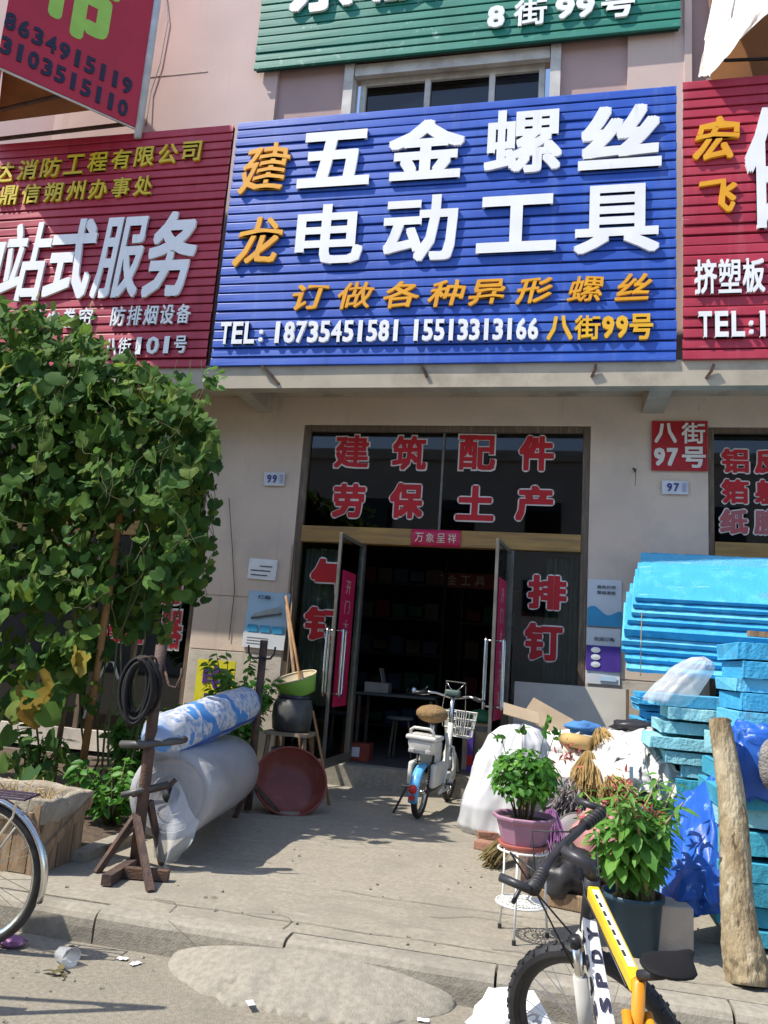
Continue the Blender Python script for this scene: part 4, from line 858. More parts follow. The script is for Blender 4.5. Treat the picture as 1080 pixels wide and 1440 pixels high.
MB().lathe([(.15, .31), (.165, .32), (.15, .345), (.0, .35)], 24).obj('lid', K('plastic_bag_black', (.03, .025, .04), (.08, .06, .11), 16, .3), t, smooth=True)
t = thing('stool', 'low wooden stool carrying the dark pot beside the door', 'stool', base+Vector((0, 0, G)))
box('seat', (0, 0, .54), (.44, .32, .035), cardm, t)
for sx_ in (-1, 1):
    for sy_ in (-1, 1): bar('leg', (sx_*.18, sy_*.12, .52), (sx_*.21, sy_*.15, 0), .035, woodpl, t)
bar('stretcher', (-.2, -.13, .25), (.2, -.13, .25), .03, woodpl, t)
t = thing('bucket', 'grey bucket standing under the stool by the red basin', 'bucket', base+Vector((-.02, -.02, G)))
MB().lathe([(.0, .0), (.125, 0), (.15, .38), (.155, .39), (.15, .40), (.14, .385), (.115, .02), (0, .02)], 28).obj('body', greyb, t, smooth=True)
MB().tube([(-.15, 0, .37), (-.12, -.1, .27), (0, -.15, .22), (.12, -.1, .27), (.15, 0, .37)], .006, 5).obj('bail', steel, t, smooth=True)
poles = [((437, 1055), (402, 838), 7.75, .014, stick, 'orange brown broom pole leaning on the door frame behind the green basin'), ((414, 960), (403, 845), 8.15, .02, woodpl, 'thick grey pole leaning in the corner left of the door frame'), ((402, 965), (416, 760), 8.22, .012, framem, 'long thin dark pole standing in the corner by the door frame'), ((456, 1092), (440, 1000), 7.35, .013, stick, 'short ochre stick standing in front of the left glass door')]
for (a, b_, Y, r_, m_, lb) in poles:
    pa, pb_ = PY(a[0], a[1], Y-.15), PY(b_[0], b_[1], Y+.1); d = (pa-pb_).normalized(); pa = pa+d*max(0, (pa.z-G)/max(-d.z, .2)); tag(MB().tube([pa, (pa+pb_)/2+Vector((.008, 0, 0)), pb_], r_, 7).obj('broom_pole', m_, smooth=True), lb, 'pole')
t = thing('carton', 'small red printed carton on the floor just inside the door', 'box', PY(505, 1060, W+.3)); t.location.z = .357
box('body', (0, 0, .09), (.26, .2, .18), K('carton_red', (.30, .05, .03), (.2, .04, .03), 9, .6), t, bevel=.004); box('label_panel', (-.03, -.103, .09), (.11, .004, .1), posterw, t)
t = thing('tub', 'small clear plastic tub on the ground beside the door step', 'tub', PZ(488, 1098)); MB().lathe([(0, 0), (.06, 0), (.075, .10), (.07, .10), (.056, .01), (0, .01)], 20).obj('body', clearbag, t, smooth=True); MB().tube([(.075*math.cos(q/20*6.283), .075*math.sin(q/20*6.283), .1) for q in range(20)], .004, 5, closed=True).obj('rim', paintw, t)

# ------------------------------------------------------------------ things inside the dark shop
tb = PY(570, 985, W+1.3); t = thing('table', 'dim table standing inside the dark shop', 'table', (tb.x-.1, W+1.4, .355)); hz = PY(570, 980, W+1.1).z-.355
box('top', (0, 0, hz), (1.0, .6, .03), greyb, t, bevel=.004)
for sx_ in (-1, 1):
    for sy_ in (-1, 1): box('leg', (sx_*.44, sy_*.24, hz/2-.02), (.035, .035, hz-.02), alu, t)
t2 = thing('kettle', 'small steel kettle on the table inside the shop', 'kettle', (tb.x+.1, W+1.3, .355+hz+.016)); MB().lathe([(0, 0), (.09, 0), (.1, .05), (.07, .12), (.03, .14), (.02, .18), (0, .18)], 20).obj('body', steel, t2, smooth=True); MB().tube([(.09, 0, .06), (.15, 0, .1), (.17, 0, .13)], .012, 6).obj('spout', steel, t2, smooth=True); MB().tube([(-.06, 0, .12), (-.04, 0, .2), (.04, 0, .2), (.06, 0, .12)], .007, 6).obj('handle', blackpl, t2, smooth=True)
t2 = thing('carton', 'pale paper carton on the table inside the shop', 'box', (tb.x-.36, W+1.35, .355+hz+.016)); box('body', (0, 0, .06), (.3, .22, .12), panelm, t2, bevel=.004); box('flap', (0.05, .0, .2), (.012, .2, .2), panelm, t2, (0, R(-14), 0))
t2 = thing('stool', 'round stool in front of the table inside the shop', 'stool', (tb.x+.05, W+.75, .355)); MB().lathe([(0, .43), (.15, .43), (.16, .445), (.15, .46), (0, .46)], 20).obj('seat', greyb, t2, smooth=True)
for k in range(3): bar('leg', (.1*math.cos(k*2.1), .1*math.sin(k*2.1), .43), (.16*math.cos(k*2.1), .16*math.sin(k*2.1), 0), .018, alu, t2)
for k, (x, y, n, lb) in enumerate(((-2.3, W+3.4, 5, 'tall goods shelf at the back left of the dark shop'), (-.7, W+3.6, 5, 'tall goods shelf at the back right of the dark shop'))):
    t = thing('goods_shelf', lb, 'shelf', (x, y, .355)); rk = random.Random(k)
    for sx_ in (-.68, .68): box('upright', (sx_, 0, 1.3), (.04, .4, 2.6), darkm, t)
    for j in range(n):
        box('shelf_board', (0, 0, .15+j*.52), (1.32, .4, .03), darkm, t)
        for q in range(5): box('goods', (-.5+.25*q, -.02, .15+j*.52+.02+.1), (.2, .3, rk.uniform(.12, .3)-.02+.0), [K('goods_brown', (.10, .08, .06)), K('goods_grey', (.10, .10, .104)), K('goods_blue', (.04, .07, .12)), K('goods_red', (.16, .02, .02)), K('goods_green', (.02, .09, .05))][rk.randrange(5)], t)
gx = PY(672, 1035, W+.25)
t = thing('crate', 'small wooden crate with green cloth just inside the right door', 'crate', (gx.x, W+.5, .355)); 
box('body', (0, 0, .25), (.34, .3, .5), cardm, t, bevel=.006); box('band', (0, -.153, .44), (.35, .01, .05), greyb, t); MB().lathe([(0, .64), (.1, .62), (.17, .56), (.17, .505), (0, .503)], 16, wob=.3).obj('green_cloth', greend, t, smooth=True)
t = thing('bucket', 'teal plastic bucket behind the white bundle at the door step', 'bucket', (PY(688, 1085, W+.15).x, W+.12, .355)); MB().lathe([(0, 0), (.09, 0), (.115, .24), (.12, .245), (.11, .235), (.085, .01), (0, .01)], 24).obj('body', tealm, t, smooth=True); MB().tube([(.118*math.cos(q/20*6.283), .118*math.sin(q/20*6.283), .24) for q in range(20)], .007, 5, closed=True).obj('rim', tealm, t)
t = thing('folder', 'purple and red boxes stacked by the door opening', 'box', (PY(661, 1080, W+.3).x, W+.3, .355)); box('body', (0, 0, .2), (.06, .2, .4), posterp, t); box('band', (0, -.102, .12), (.062, .004, .1), redl, t)

# ------------------------------------------------------------------ wheels and cycles
def wheel(parent, loc, R_, tr, rimm, spokes=28, knobs=False, hub=.025, name='wheel', tyrem=None, rot=None):
    e = empty(name, loc); e.parent = parent
    if rot is not None: e.rotation_euler = rot
    circ = lambda r_, n=48, x=0: [(x, math.cos(q/n*6.28319)*r_, math.sin(q/n*6.28319)*r_) for q in range(n)]
    g = MB().tube(circ(R_-tr), tr, 10, closed=True)
    if knobs:
        for q in range(64):
            a = q/64*6.28319
            for x in ((-.6, .6) if q % 2 else (-.15, .15)):
                r_ = R_-tr+tr*math.cos(x*1.1)*.98; c = Vector((x*tr*1.1, math.cos(a)*r_, math.sin(a)*r_)); m = Matrix.Rotation(a, 3, 'X') @ Matrix.Rotation(-x*.9, 3, 'Z'); g.box(c, (tr*.5, tr*.24, tr*.34), m)
    g.obj('tyre', tyrem or blackrub, e, smooth=not knobs)
    ri = R_-2*tr+.004; MB().lathe([(ri, -.013), (ri+.006, -.014), (ri+.008, 0), (ri+.006, .014), (ri, .013), (ri-.012, .008), (ri-.016, 0), (ri-.012, -.008), (ri, -.013)], 48, (0, 0, 0), (0, R(90), 0)).obj('rim', rimm, e, smooth=True)
    g = MB()
    for q in range(spokes):
        a = q/spokes*6.28319; b = a+(.9 if q % 2 else -.9)*(1 if (q//2) % 2 else -1)*.9; s_ = 1 if q % 2 else -1
        g.tube([(s_*.028, math.cos(b)*hub, math.sin(b)*hub), (s_*.004, math.cos(a)*(ri-.01), math.sin(a)*(ri-.01))], .0014, 4)
    o = g.obj('spokes', steel, e); o['kind'] = 'stuff'
    MB().lathe([(.008, -.055), (.012, -.04), (hub, -.034), (hub, -.028), (hub*.6, -.02), (hub*.6, .02), (hub, .028), (hub, .034), (.012, .04), (.008, .055)], 16, (0, 0, 0), (0, R(90), 0)).obj('hub', steel, e, smooth=True); return e
def arcpts(c, r_, a0, a1, n=18): return [(0, c[0]+math.cos(a0+(a1-a0)*i/n)*r_, c[1]+math.sin(a0+(a1-a0)*i/n)*r_) for i in range(n+1)]
def fender(parent, c, r_, a0, a1, wd, m, name='fender', dz=.02, n=22):
    def f(u, v):
        a = a0+(a1-a0)*u; x = (v-.5)*wd; k = r_-dz*(2*(v-.5))**2; return Vector((x, c[0]+math.cos(a)*k, c[1]+math.sin(a)*k))
    return MB().grid(f, n, 6).obj(name, m, parent, smooth=True, thick=.003)
# electric moped bicycle in front of the step
RW_ = .215
pr, pf = Vector((-1.10, 6.98, G)), Vector((-.985, 8.0, G)); hd = math.atan2(-(pf-pr).x, (pf-pr).y)
t = thing('electric_bicycle', 'white electric bicycle with furry tan seat and front basket parked at the step', 'electric bike', pr, hd); t.rotation_euler = (0, R(2.5), hd)
WB = (pf-pr).length
wheel(t, (0, 0, RW_), RW_, .027, steel, 24); wf_ = wheel(t, (0, WB, RW_), RW_, .027, steel, 24)
fender(t, (0, RW_), RW_+.025, R(60), R(196), .085, eblue, 'rear_fender'); fender(t, (WB, RW_), RW_+.022, R(10), R(150), .075, ebody, 'front_fender')
MB().lathe([(0, 0), (.032, .002), (.038, .02), (.03, .028), (0, .03)], 16, (0, -.235, .262), (R(75), 0, 0)).obj('tail_light', K('lamp_red', (.6, .03, .02), rough=.25), t, smooth=True)
MB().box((0, -.262, .20), (.055, .004, .04)).obj('reflector', K('lamp_red2', (.5, .04, .03), rough=.3), t)
for s_ in (-1, 1):
    g = MB().tube([(s_*.075, -.01, .22), (s_*.07, .06, .52)], .012, 8)
    for q in range(9): zz = .28+q*.022; g.tube([(s_*.074+.024*math.cos(a*.785), .008+(zz-.22)*.22+.024*math.sin(a*.785), zz) for a in range(8)], .006, 5, closed=True)
    g.obj('shock_absorber', blackpl, t, smooth=True)
# tail box and grab rail
g = MB(); mb = bmesh.new(); bmesh.ops.create_cube(mb, size=1)
def rbox(name, c, d, m, parent, bev=.03, seg=3, rot=None, taper=None):
    b = bmesh.new(); bmesh.ops.create_cube(b, size=1); bmesh.ops.scale(b, vec=d, verts=b.verts)
    if taper:
        for v in b.verts:
            if v.co.z < 0: v.co.x *= taper[0]; v.co.y *= taper[1]
    bmesh.ops.bevel(b, geom=b.edges[:], offset=bev, segments=seg, profile=.6, affect='EDGES')
    me = bpy.data.meshes.new(name); b.to_mesh(me); b.free(); me.materials.append(m); me.polygons.foreach_set('use_smooth', [True]*len(me.polygons))
    o = bpy.data.objects.new(name, me); COL.objects.link(o); o.parent = parent; o.location = c
    if rot is not None: o.rotation_euler = rot
    return o
mb.free()
rbox('tail_box', (0, -.02, .60), (.25, .28, .12), ebody, t, .035, taper=(.8, .85)); rbox('tail_lid', (0, -.02, .675), (.27, .30, .04), ebody, t, .018)
MB().tube([(-.10, -.13, .69), (-.10, -.14, .735), (-.07, -.145, .755), (.07, -.145, .755), (.10, -.14, .735), (.10, -.13, .69)], .013, 8).obj('grab_rail', ebody, t, smooth=True)
for s_ in (-1, 1): rbox('indicator', (s_*.075, -.155, .565), (.05, .02, .035), K('indicator_grey', (.45, .42, .4), rough=.3), t, .008)
rbox('battery_case', (0, .20, .45), (.16, .24, .36), ebody, t, .03); rbox('footboard', (0, .50, .30), (.20, .40, .05), ebody, t, .02)
rbox('side_cover', (.10, .14, .36), (.05, .36, .20), ebody, t, .024); rbox('side_cover', (-.10, .14, .36), (.05, .36, .20), ebody, t, .024)
MB().tube([(0, .2, .5), (0, .19, .72), (0, .18, .80)], .022, 10).obj('seat_post', steel, t, smooth=True)
def seatf(u, v):
    a = u*2*math.pi; b = (v-.5)*math.pi; y = math.sin(a)*math.cos(b); x = math.cos(a)*math.cos(b); z = math.sin(b)
    nar = 1 if y < .1 else 1-.55*(y-.1)/.9; q = 1+.05*noise.noise(Vector((x*4, y*4, z*4))); return Vector((x*.145*nar*q, .15+y*.17*q, .865+z*.078*q))
MB().grid(seatf, 28, 14).obj('seat', eseat, t, smooth=True)
MB().tube([(0, .31, .34), (0, .68, .31), (0, .84, .42), (0, .90, .75)], .028, 10).obj('frame_tube', ebody, t, smooth=True)
MB().tube([(.10, .32, .70), (.115, .34, .62), (.12, .36, .42), (.125, .30, .24), (.12, .16, .20)], .016, 8).obj('side_guard', ebody, t, smooth=True); MB().tube([(.13, .30, .60), (.16, .40, .58), (.17, .44, .40), (.15, .34, .22), (.12, .2, .2)], .012, 8).obj('side_guard', ebody, t, smooth=True)
MB().tube([(0, .955, .42), (0, .90, .72), (0, .865, .98)], .024, 10).obj('steering_stem', steel, t, smooth=True)
for s_ in (-1, 1): MB().tube([(s_*.05, WB, RW_), (s_*.055, WB-.06, .45), (s_*.03, .955, .5)], .014, 8).obj('fork_blade', ebody, t, smooth=True)
for s_ in (-1, 1):
    MB().tube([(0, .865, .985), (s_*.08, .87, 1.0), (s_*.17, .82, 1.02), (s_*.24, .77, 1.015)], .0125, 8).obj('handlebar', steel, t, smooth=True); MB().tube([(s_*.235, .773, 1.015), (s_*.34, .70, 1.0)], .018, 10).obj('grip', blackpl, t, smooth=True)
    MB().tube([(s_*.22, .80, 1.0), (s_*.27, .81, .99), (s_*.33, .755, .985)], .006, 6).obj('brake_lever', steel, t, smooth=True)
rbox('instrument_cluster', (0, .86, 1.035), (.15, .08, .06), K('cluster_green', (.10, .15, .13), rough=.35), t, .022); 
for q in ((.07, 1), (.07, -1)): MB().tube([(q[1]*.03, .90, 1.06), (q[1]*.10, .94, 1.14), (q[1]*.10, .96, 1.10), (q[1]*.12, .95, .85), (q[1]*.10, .97, .70)], .006, 6).obj('rack_loop', steel, t, smooth=True)
MB().tube([(-.10, .94, 1.14), (.10, .94, 1.14)], .006, 6).obj('rack_bar', steel, t)
bk = empty('basket', (.05, 1.06, .62)); bk.parent = t; g = MB()
for z, k in ((0, .80), (.08, .88), (.16, .95), (.235, 1.0)): g.tube([(x*k, y*k, z) for x, y in ((-.15, -.10), (.0, -.11), (.15, -.10), (.155, 0), (.15, .10), (0, .11), (-.15, .10), (-.155, 0))], .0055, 5, closed=True)
for q in range(26):
    a = q/26*6.283; sq = 1/max(abs(math.cos(a))/.15, abs(math.sin(a))/.10); x, y = math.cos(a)*sq, math.sin(a)*sq; g.tube([(x*.8, y*.8, 0), (x, y, .235)], .0035, 4)
for q in range(7): g.tube([(-.12+.04*q, -.08, 0), (-.12+.04*q, .08, 0)], .003, 4)
g.obj('basket_wire', paintw, bk)
MB().tube([(-.12, -.02, .24), (-.2, -.08, .02)], .012, 6).obj('kickstand', blackpl, t); MB().tube([(-.17, .25, .2), (-.1, .25, .24), (.1, .25, .24), (.17, .25, .28)], .012, 6).obj('crank', steel, t)
for s_ in (-1, 1): rbox('pedal', (s_*.2, .25, .24+s_*.04), (.08, .07, .02), blackpl, t, .006)
MB().box((0.0, -.02, .115), (.02, .34, .03)).obj('chain_guard', blackpl, t, loc=(.07, .12, .12))

# city bicycle at the left edge: rear wheel in view
pc = PZ(0, 1330, 0); Rb = .335
t = thing('bicycle', 'old bicycle with silver mudguards parked at the kerb, only its rear wheel in view', 'bicycle', (pc.x-.11, pc.y-.08, 0), R(90+4)); t.rotation_euler = (R(0), R(-4), R(94))
wheel(t, (0, 0, Rb), Rb, .021, steel, 32); fender(t, (0, Rb), Rb+.022, R(60), R(196), .055, steel, 'mudguard', .014)
wheel(t, (0, 1.08, Rb), Rb, .021, steel, 32); fender(t, (1.08, Rb), Rb+.022, R(20), R(165), .055, steel, 'mudguard', .014)
fr = K('frame_dark_purple', (.05, .03, .07), rough=.35)
for s_ in (-1, 1):
    MB().tube([(s_*.05, 0, Rb), (s_*.02, .40, .75)], .009, 6).obj('seat_stay', fr, t); MB().tube([(s_*.05, 0, Rb), (s_*.03, .44, .30)], .010, 6).obj('chain_stay', fr, t)
    MB().tube([(s_*.055, 1.08, Rb), (s_*.045, .98, .62)], .012, 6).obj('fork_blade', fr, t)
    MB().tube([(s_*.055, -.01, Rb+.01), (s_*.06, -.19, .62), (s_*.06, -.2, .69)], .006, 5).obj('rack_stay', steel, t)
    MB().tube([(0, .95, 1.0), (s_*.12, .92, 1.04), (s_*.27, .74, 1.0)], .012, 8).obj('handlebar', steel, t, smooth=True)
    MB().tube([(s_*.045, -.02, Rb), (s_*.03, -.26, .33+.16)], .0025, 4).obj('guard_stay', steel, t)
MB().tube([(0, .44, .30), (0, .38, .85)], .015, 8).obj('seat_tube', fr, t); MB().tube([(0, .44, .30), (0, .90, .70)], .017, 8).obj('down_tube', fr, t); MB().tube([(0, .41, .52), (0, .89, .78)], .015, 8).obj('top_tube', fr, t); MB().tube([(0, .985, .60), (0, .95, 1.0)], .018, 8).obj('head_tube', fr, t)
g = MB()
for x in (-.06, -.02, .02, .06): g.tube([(x, -.24, .70), (x, .32, .70)], .005, 5)
for y in (-.24, 0, .3): g.tube([(-.06, y, .70), (.06, y, .70)], .005, 5)
g.obj('rear_rack', fr, t)
rbox('saddle', (0, .33, .90), (.18, .26, .06), blackpl, t, .025); MB().box((-.04, .23, .33), (.012, .44, .05)).obj('chain_guard', steel, t)

# mountain bicycle, lower right
hdir = Vector((-.16, .98, 0)).normalized(); head = PY(832, 1243, 2.70)
lh = (0, .93, head.z)                                       # head top in the bike's own frame
ang = math.atan2(-hdir.x, hdir.y); org = Vector((head.x, head.y, 0))-Matrix.Rotation(ang, 3, 'Z') @ Vector((0, lh[1], 0))
t = thing('mountain_bicycle', 'yellow and white mountain bicycle leaning at the kerb, its front wheel turned', 'bicycle', org, ang)
Rm = .335; wheel(t, (0, 0, Rm), Rm, .028, blackpl, 32, True)
hz = head.z
def tubep(name, a, b, r_, m, r2=None, n=10): return MB().tube([a, b], [r_, r2 or r_], n).obj(name, m, t, smooth=True)
seatc = Vector((.0, .40, .715)); bb = Vector((0, .44, .31)); ht0 = Vector((0, .93, hz)); ht1 = Vector((0, .985, hz-.15))
tubep('head_tube', ht0+Vector((0, -.008, .02)), ht1, .025, blackpl)
# box-section top tube: white top with yellow sides and black dashes
def boxtube(name, a, b, w1, h1, m, w2=None, h2=None):
    d = (b-a).normalized(); x = Vector((1, 0, 0)); n_ = x.cross(d); n_ = n_ if n_.z > 0 else -n_; vs = []
    for p, w_, h_ in ((a, w1, h1), (b, w2 or w1, h2 or h1)):
        for sx_, sz_ in ((-1, -1), (1, -1), (1, 1), (-1, 1)): vs.append(p+x*(sx_*w_/2)+n_*(sz_*h_/2))
    return MB().add(vs, [(3, 2, 1, 0), (4, 5, 6, 7), (0, 1, 5, 4), (1, 2, 6, 5), (2, 3, 7, 6), (3, 0, 4, 7)]).obj(name, m, t, bevel=.006), n_, d
ta, tb_ = ht0+Vector((0, -.02, -.02)), seatc
o, n_, d = boxtube('top_tube', ta, tb_, .036, .042, yellowp, .032, .038)
o2 = boxtube('top_tube_panel', ta+n_*.0200+d*.03, tb_+n_*.0175-d*.05, .022, .006, whitep, .020, .006)[0]
for k in range(7):
    p = ta+(tb_-ta)*(.16+.105*k)+n_*.0235; MB().box((0, 0, 0), (.007, .026, .002)).obj('frame_mark', blackpl, t, loc=p+Vector((-.007, 0, 0)), rot=(math.atan2(d.z, d.y)+math.pi, 0, 0))
da, db = ht1+Vector((0, -.015, .03)), bb
o, n2, d2 = boxtube('down_tube', da, db, .042, .050, whitep, .040, .046)
side = Matrix((-d2 if False else d2, Vector((1, 0, 0)), n2)).transposed()
for k, chh in enumerate('MEIRSPDY'[::-1]):
    p = da+(db-da)*(.10+.112*k)+Vector((-.0245, 0, 0))
    fm = Matrix((-d2, Vector((1, 0, 0)), n2)).transposed()
    letter(chh, p, .042, .032, inkl, t, .002, .035, face=fm, name='frame_letter')
    p = da+(db-da)*(.10+.112*k)+n2*.0285
    letter(chh, p, .042, .032, inkl, t, .002, .035, face=Matrix((-d2, -n2, Vector((-1, 0, 0)))).transposed(), name='frame_letter')
tubep('seat_tube', bb, seatc+Vector((0, -.02, .02)), .016, orangep); tubep('seat_post', seatc+Vector((0, -.02, .03)), seatc+Vector((.04, -.07, .055)), .013, blackpl)
for s_ in (-1, 1): tubep('chain_stay', bb+Vector((s_*.03, 0, .03)), (s_*.065, 0, Rm), .014, orangep); tubep('seat_stay', seatc+Vector((s_*.025, 0, -.06)), (s_*.065, 0, Rm), .012, orangep)
def saddf(u, v):
    a = u*2*math.pi; b = (v-.5)*math.pi; x, y, z = math.cos(a)*math.cos(b), math.sin(a)*math.cos(b), math.sin(b); wq = .085 if y < -.1 else .085-.055*min(1, (y+.1)/.7); return Vector((x*wq, -.04+y*.135, .012+z*.032+.01*y*y))
sd = MB().grid(saddf, 24, 12).obj('saddle', K('saddle_black', (.012, .012, .013), rough=.75, spec=.2), t, smooth=True); sd.location = seatc+Vector((.085, -.045, .075)); sd.rotation_euler = (R(2), R(6), R(-42)); sd.scale = (.78, .78, .45)
MB().lathe([(.0, .02), (.085, .02), (.095, .024), (.085, .028), (.0, .028)], 28, (0, 0, 0), (0, R(90), 0)).obj('chainring', steel, t, loc=(.05, .44, .31))
for s_ in (-1, 1): tubep('crank', (s_*.07, .44, .31), (s_*.075, .44+s_*.16, .31-s_*.05), .011, blackpl); rbox('pedal', (s_*.12, .44+s_*.16, .31-s_*.05), (.09, .08, .02), blackpl, t, .006)
# steered front end
st = empty('steering', ht1); st.parent = t; axis = (ht0-ht1).normalized(); stq = Matrix.Rotation(R(58), 4, axis); st.matrix_basis = Matrix.Translation(ht1) @ stq
def sp(p): return Vector(p)-ht1
Rf = .305; hubp = ht1+Vector((0, .065, -(ht1.z-Rf)))
wheel(st, sp(hubp), Rf, .027, blackpl, 32, True, name='front_wheel')
def stub(name, pts, r_, m, n=10): return MB().tube([sp(p) for p in pts], r_, n).obj(name, m, st, smooth=True)
for s_ in (-1, 1):
    cr_ = ht1+Vector((s_*.062, .015, -.02)); lo = hubp+Vector((s_*.062, -.005, .0)); mid = cr_*.52+lo*.48
    stub('fork_stanchion', [cr_, mid], .015, steel); stub('fork_leg', [cr_*.72+lo*.28, lo], .023, greyfork); stub('fork_cap', [cr_+Vector((0, 0, .03)), cr_], .019, blackpl)
stub('fork_crown', [ht1+Vector((-.062, .015, -.02)), ht1+Vector((.062, .015, -.02))], .024, greyfork)
stub('stem', [ht0+Vector((0, -.005, .015)), ht0+Vector((0, -.012, .06)), ht0+Vector((0, .075, .10))], .021, blackpl)
bc_ = ht0+Vector((0, .085, .105))
stub('handlebar', [bc_+Vector((-.275, -.04, .012)), bc_+Vector((-.08, -.006, 0)), bc_, bc_+Vector((.08, -.006, 0)), bc_+Vector((.275, -.04, .012))], .0135, blackpl)
for s_ in (-1, 1):
    g = MB().tube([sp(bc_+Vector((s_*.18, -.023, .007))), sp(bc_+Vector((s_*.28, -.042, .012)))], .0175, 12)
    for q in range(6): g.tube([sp(bc_+Vector((s_*(.17+.018*q), -.025-.003*q, .0075))), sp(bc_+Vector((s_*(.179+.018*q), -.0265-.003*q, .008)))], .0205, 12)
    g.obj('grip', blackrub, st, smooth=True)
    stub('bar_end', [bc_+Vector((s_*.282, -.042, .012)), bc_+Vector((s_*.284, .05, .045))], .0125, blackpl)
    stub('brake_lever', [bc_+Vector((s_*.16, -.01, -.01)), bc_+Vector((s_*.19, .045, -.025)), bc_+Vector((s_*.27, .035, -.035))], .007, blackpl)
    stub('brake_cable', [bc_+Vector((s_*.15, .0, -.01)), bc_+Vector((s_*.08, .13, .02)), bc_+Vector((s_*-.0, .12, -.15)), ht1+Vector((s_*.05, .05, -.1))], .0032, blackpl, 6)
for s_ in (-1, 1): MB().tube([ta+Vector((s_*.012, .06, .02)), ta+Vector((s_*.030, .09, .10)), ta+Vector((s_*.024, .0, -.01)), ta+(tb_-ta)*.3+Vector((s_*.021, 0, -.012)), tb_+Vector((s_*.018, .03, -.015))], .0026, 5).obj('gear_cable', blackpl, t, smooth=True)
stub('brake_caliper', [hubp+Vector((-.03, -.02, .30)), hubp+Vector((0, -.035, .33)), hubp+Vector((.03, -.02, .30))], .008, steel)
stub('lamp_bracket', [bc_+Vector((.05, .0, 0)), bc_+Vector((.05, .04, -.06))], .012, blackpl)

# ------------------------------------------------------------------ right side: panel, bundles, sacks
pa, pb_ = PY(724, 958, 8.18), PY(880, 966, 8.18)
t = thing('leaning_board', 'pale grey board leaning against the wall under the right window', 'board', ((pa.x+pb_.x)/2, 8.0, G)); wb = pb_.x-pa.x
box('panel', (0, .09, .60), (wb, .02, pa.z-G-.0), panelm, t, (R(-9), 0, 0)); box('edge_strip', (wb/2+.015, .09, .60), (.03, .03, pa.z-G), framem, t, (R(-9), 0, 0)); box('edge_strip', (0, .185, pa.z-G-.02), (wb, .03, .03), framem, t, (R(-9), 0, 0))
def blob(name, c, d, m, parent=None, seed=0, amp=.12, fr=1.6, n=40, rot=None, flat=None, wr=.03, sq=1.0):
    def f(u, v):
        a = u*2*math.pi; b = (v-.5)*math.pi; p = Vector((math.cos(a)*math.cos(b), math.sin(a)*math.cos(b), math.sin(b)))
        p0_ = p; p = Vector([math.copysign(abs(x_)**sq, x_) for x_ in p])
        q = 1+amp*fbm(p*fr+Vector((seed*3.1, seed, 0)))+wr*(1-abs(noise.noise(p*fr*2.2+Vector((seed, 5, 0))))*3)+wr*.5*(1-abs(noise.noise(p*fr*5+Vector((seed, 8, 0))))*3)
        r_ = Vector((p.x*d[0]*q, p.y*d[1]*q, p.z*d[2]*q))
        if flat is not None and r_.z < flat: r_.z = flat+(r_.z-flat)*.12
        return r_
    return MB().grid(f, n, n//2).obj(name, m, parent, smooth=True, loc=c, rot=rot)
# white wrapped bundle
cb = PY(725, 1105, 6.75)
t = thing('wrapped_bundle', 'big bulging white plastic wrapped bundle standing right of the scooter', 'bundle', (cb.x, 6.75, G))
def wrapf(u, v, hgt=.86, sd_=3.0, k_=1.0, lean=.22):
    a = u*6.28319; z = v; prof = [(0, .30), (.06, .345), (.25, .36), (.5, .325), (.70, .29), (.86, .235), (.95, .15), (1, .0)]
    for i in range(7):
        if prof[i][0] <= z <= prof[i+1][0]: q = (z-prof[i][0])/(prof[i+1][0]-prof[i][0]); r_ = prof[i][1]*(1-q)+prof[i+1][1]*q
    ca, sa = math.cos(a), math.sin(a); p = Vector((ca*2.1, sa*2.1, z*1.6+sd_)); rg = 1-3*abs(noise.noise(p)); rg2 = 1-3*abs(noise.noise(Vector((ca*5, sa*5, z*3+sd_))))
    r_ *= (1+.07*rg+.03*rg2+.05*noise.noise(Vector((ca, sa, z*3+sd_))))*k_
    return Vector((r_*ca+lean*(z-.3)*.6, r_*.85*sa, z*hgt*(1+.03*rg2)))
MB().grid(wrapf, 90, 60).obj('wrapping', plasticw, t, smooth=True, loc=(-.06, 0, 0))
MB().grid(lambda u, v: wrapf(u, v, .62, 8.0, .55, .1), 60, 40).obj('wrapping', plasticw, t, smooth=True, loc=(.24, -.02, .0))
for k in range(4): MB().lathe([(.165, 0), (.172, .012), (.165, .024)], 32, (.26+.055*k, .10, .66), (0, R(80), R(-8))).obj('bucket_rim', paintw, t, smooth=True)
MB().lathe([(.15, 0), (.16, .26), (.15, .27), (0, .265)], 32, (.22, .10, .66), (0, R(80), R(-8))).obj('bucket_body', paintw, t, smooth=True)
box('cardboard_flap', (.02, .05, .95), (.30, .2, .008), cardm, t, (R(25), R(12), R(10)))
# cardboard pieces between panel and bundle
t = tag(box('cardboard', PY(770, 1010, 7.6), (.42, .012, .22), cardm, None, (R(-30), R(24), R(-14))), 'bent cardboard flap in front of the leaning board', 'cardboard')
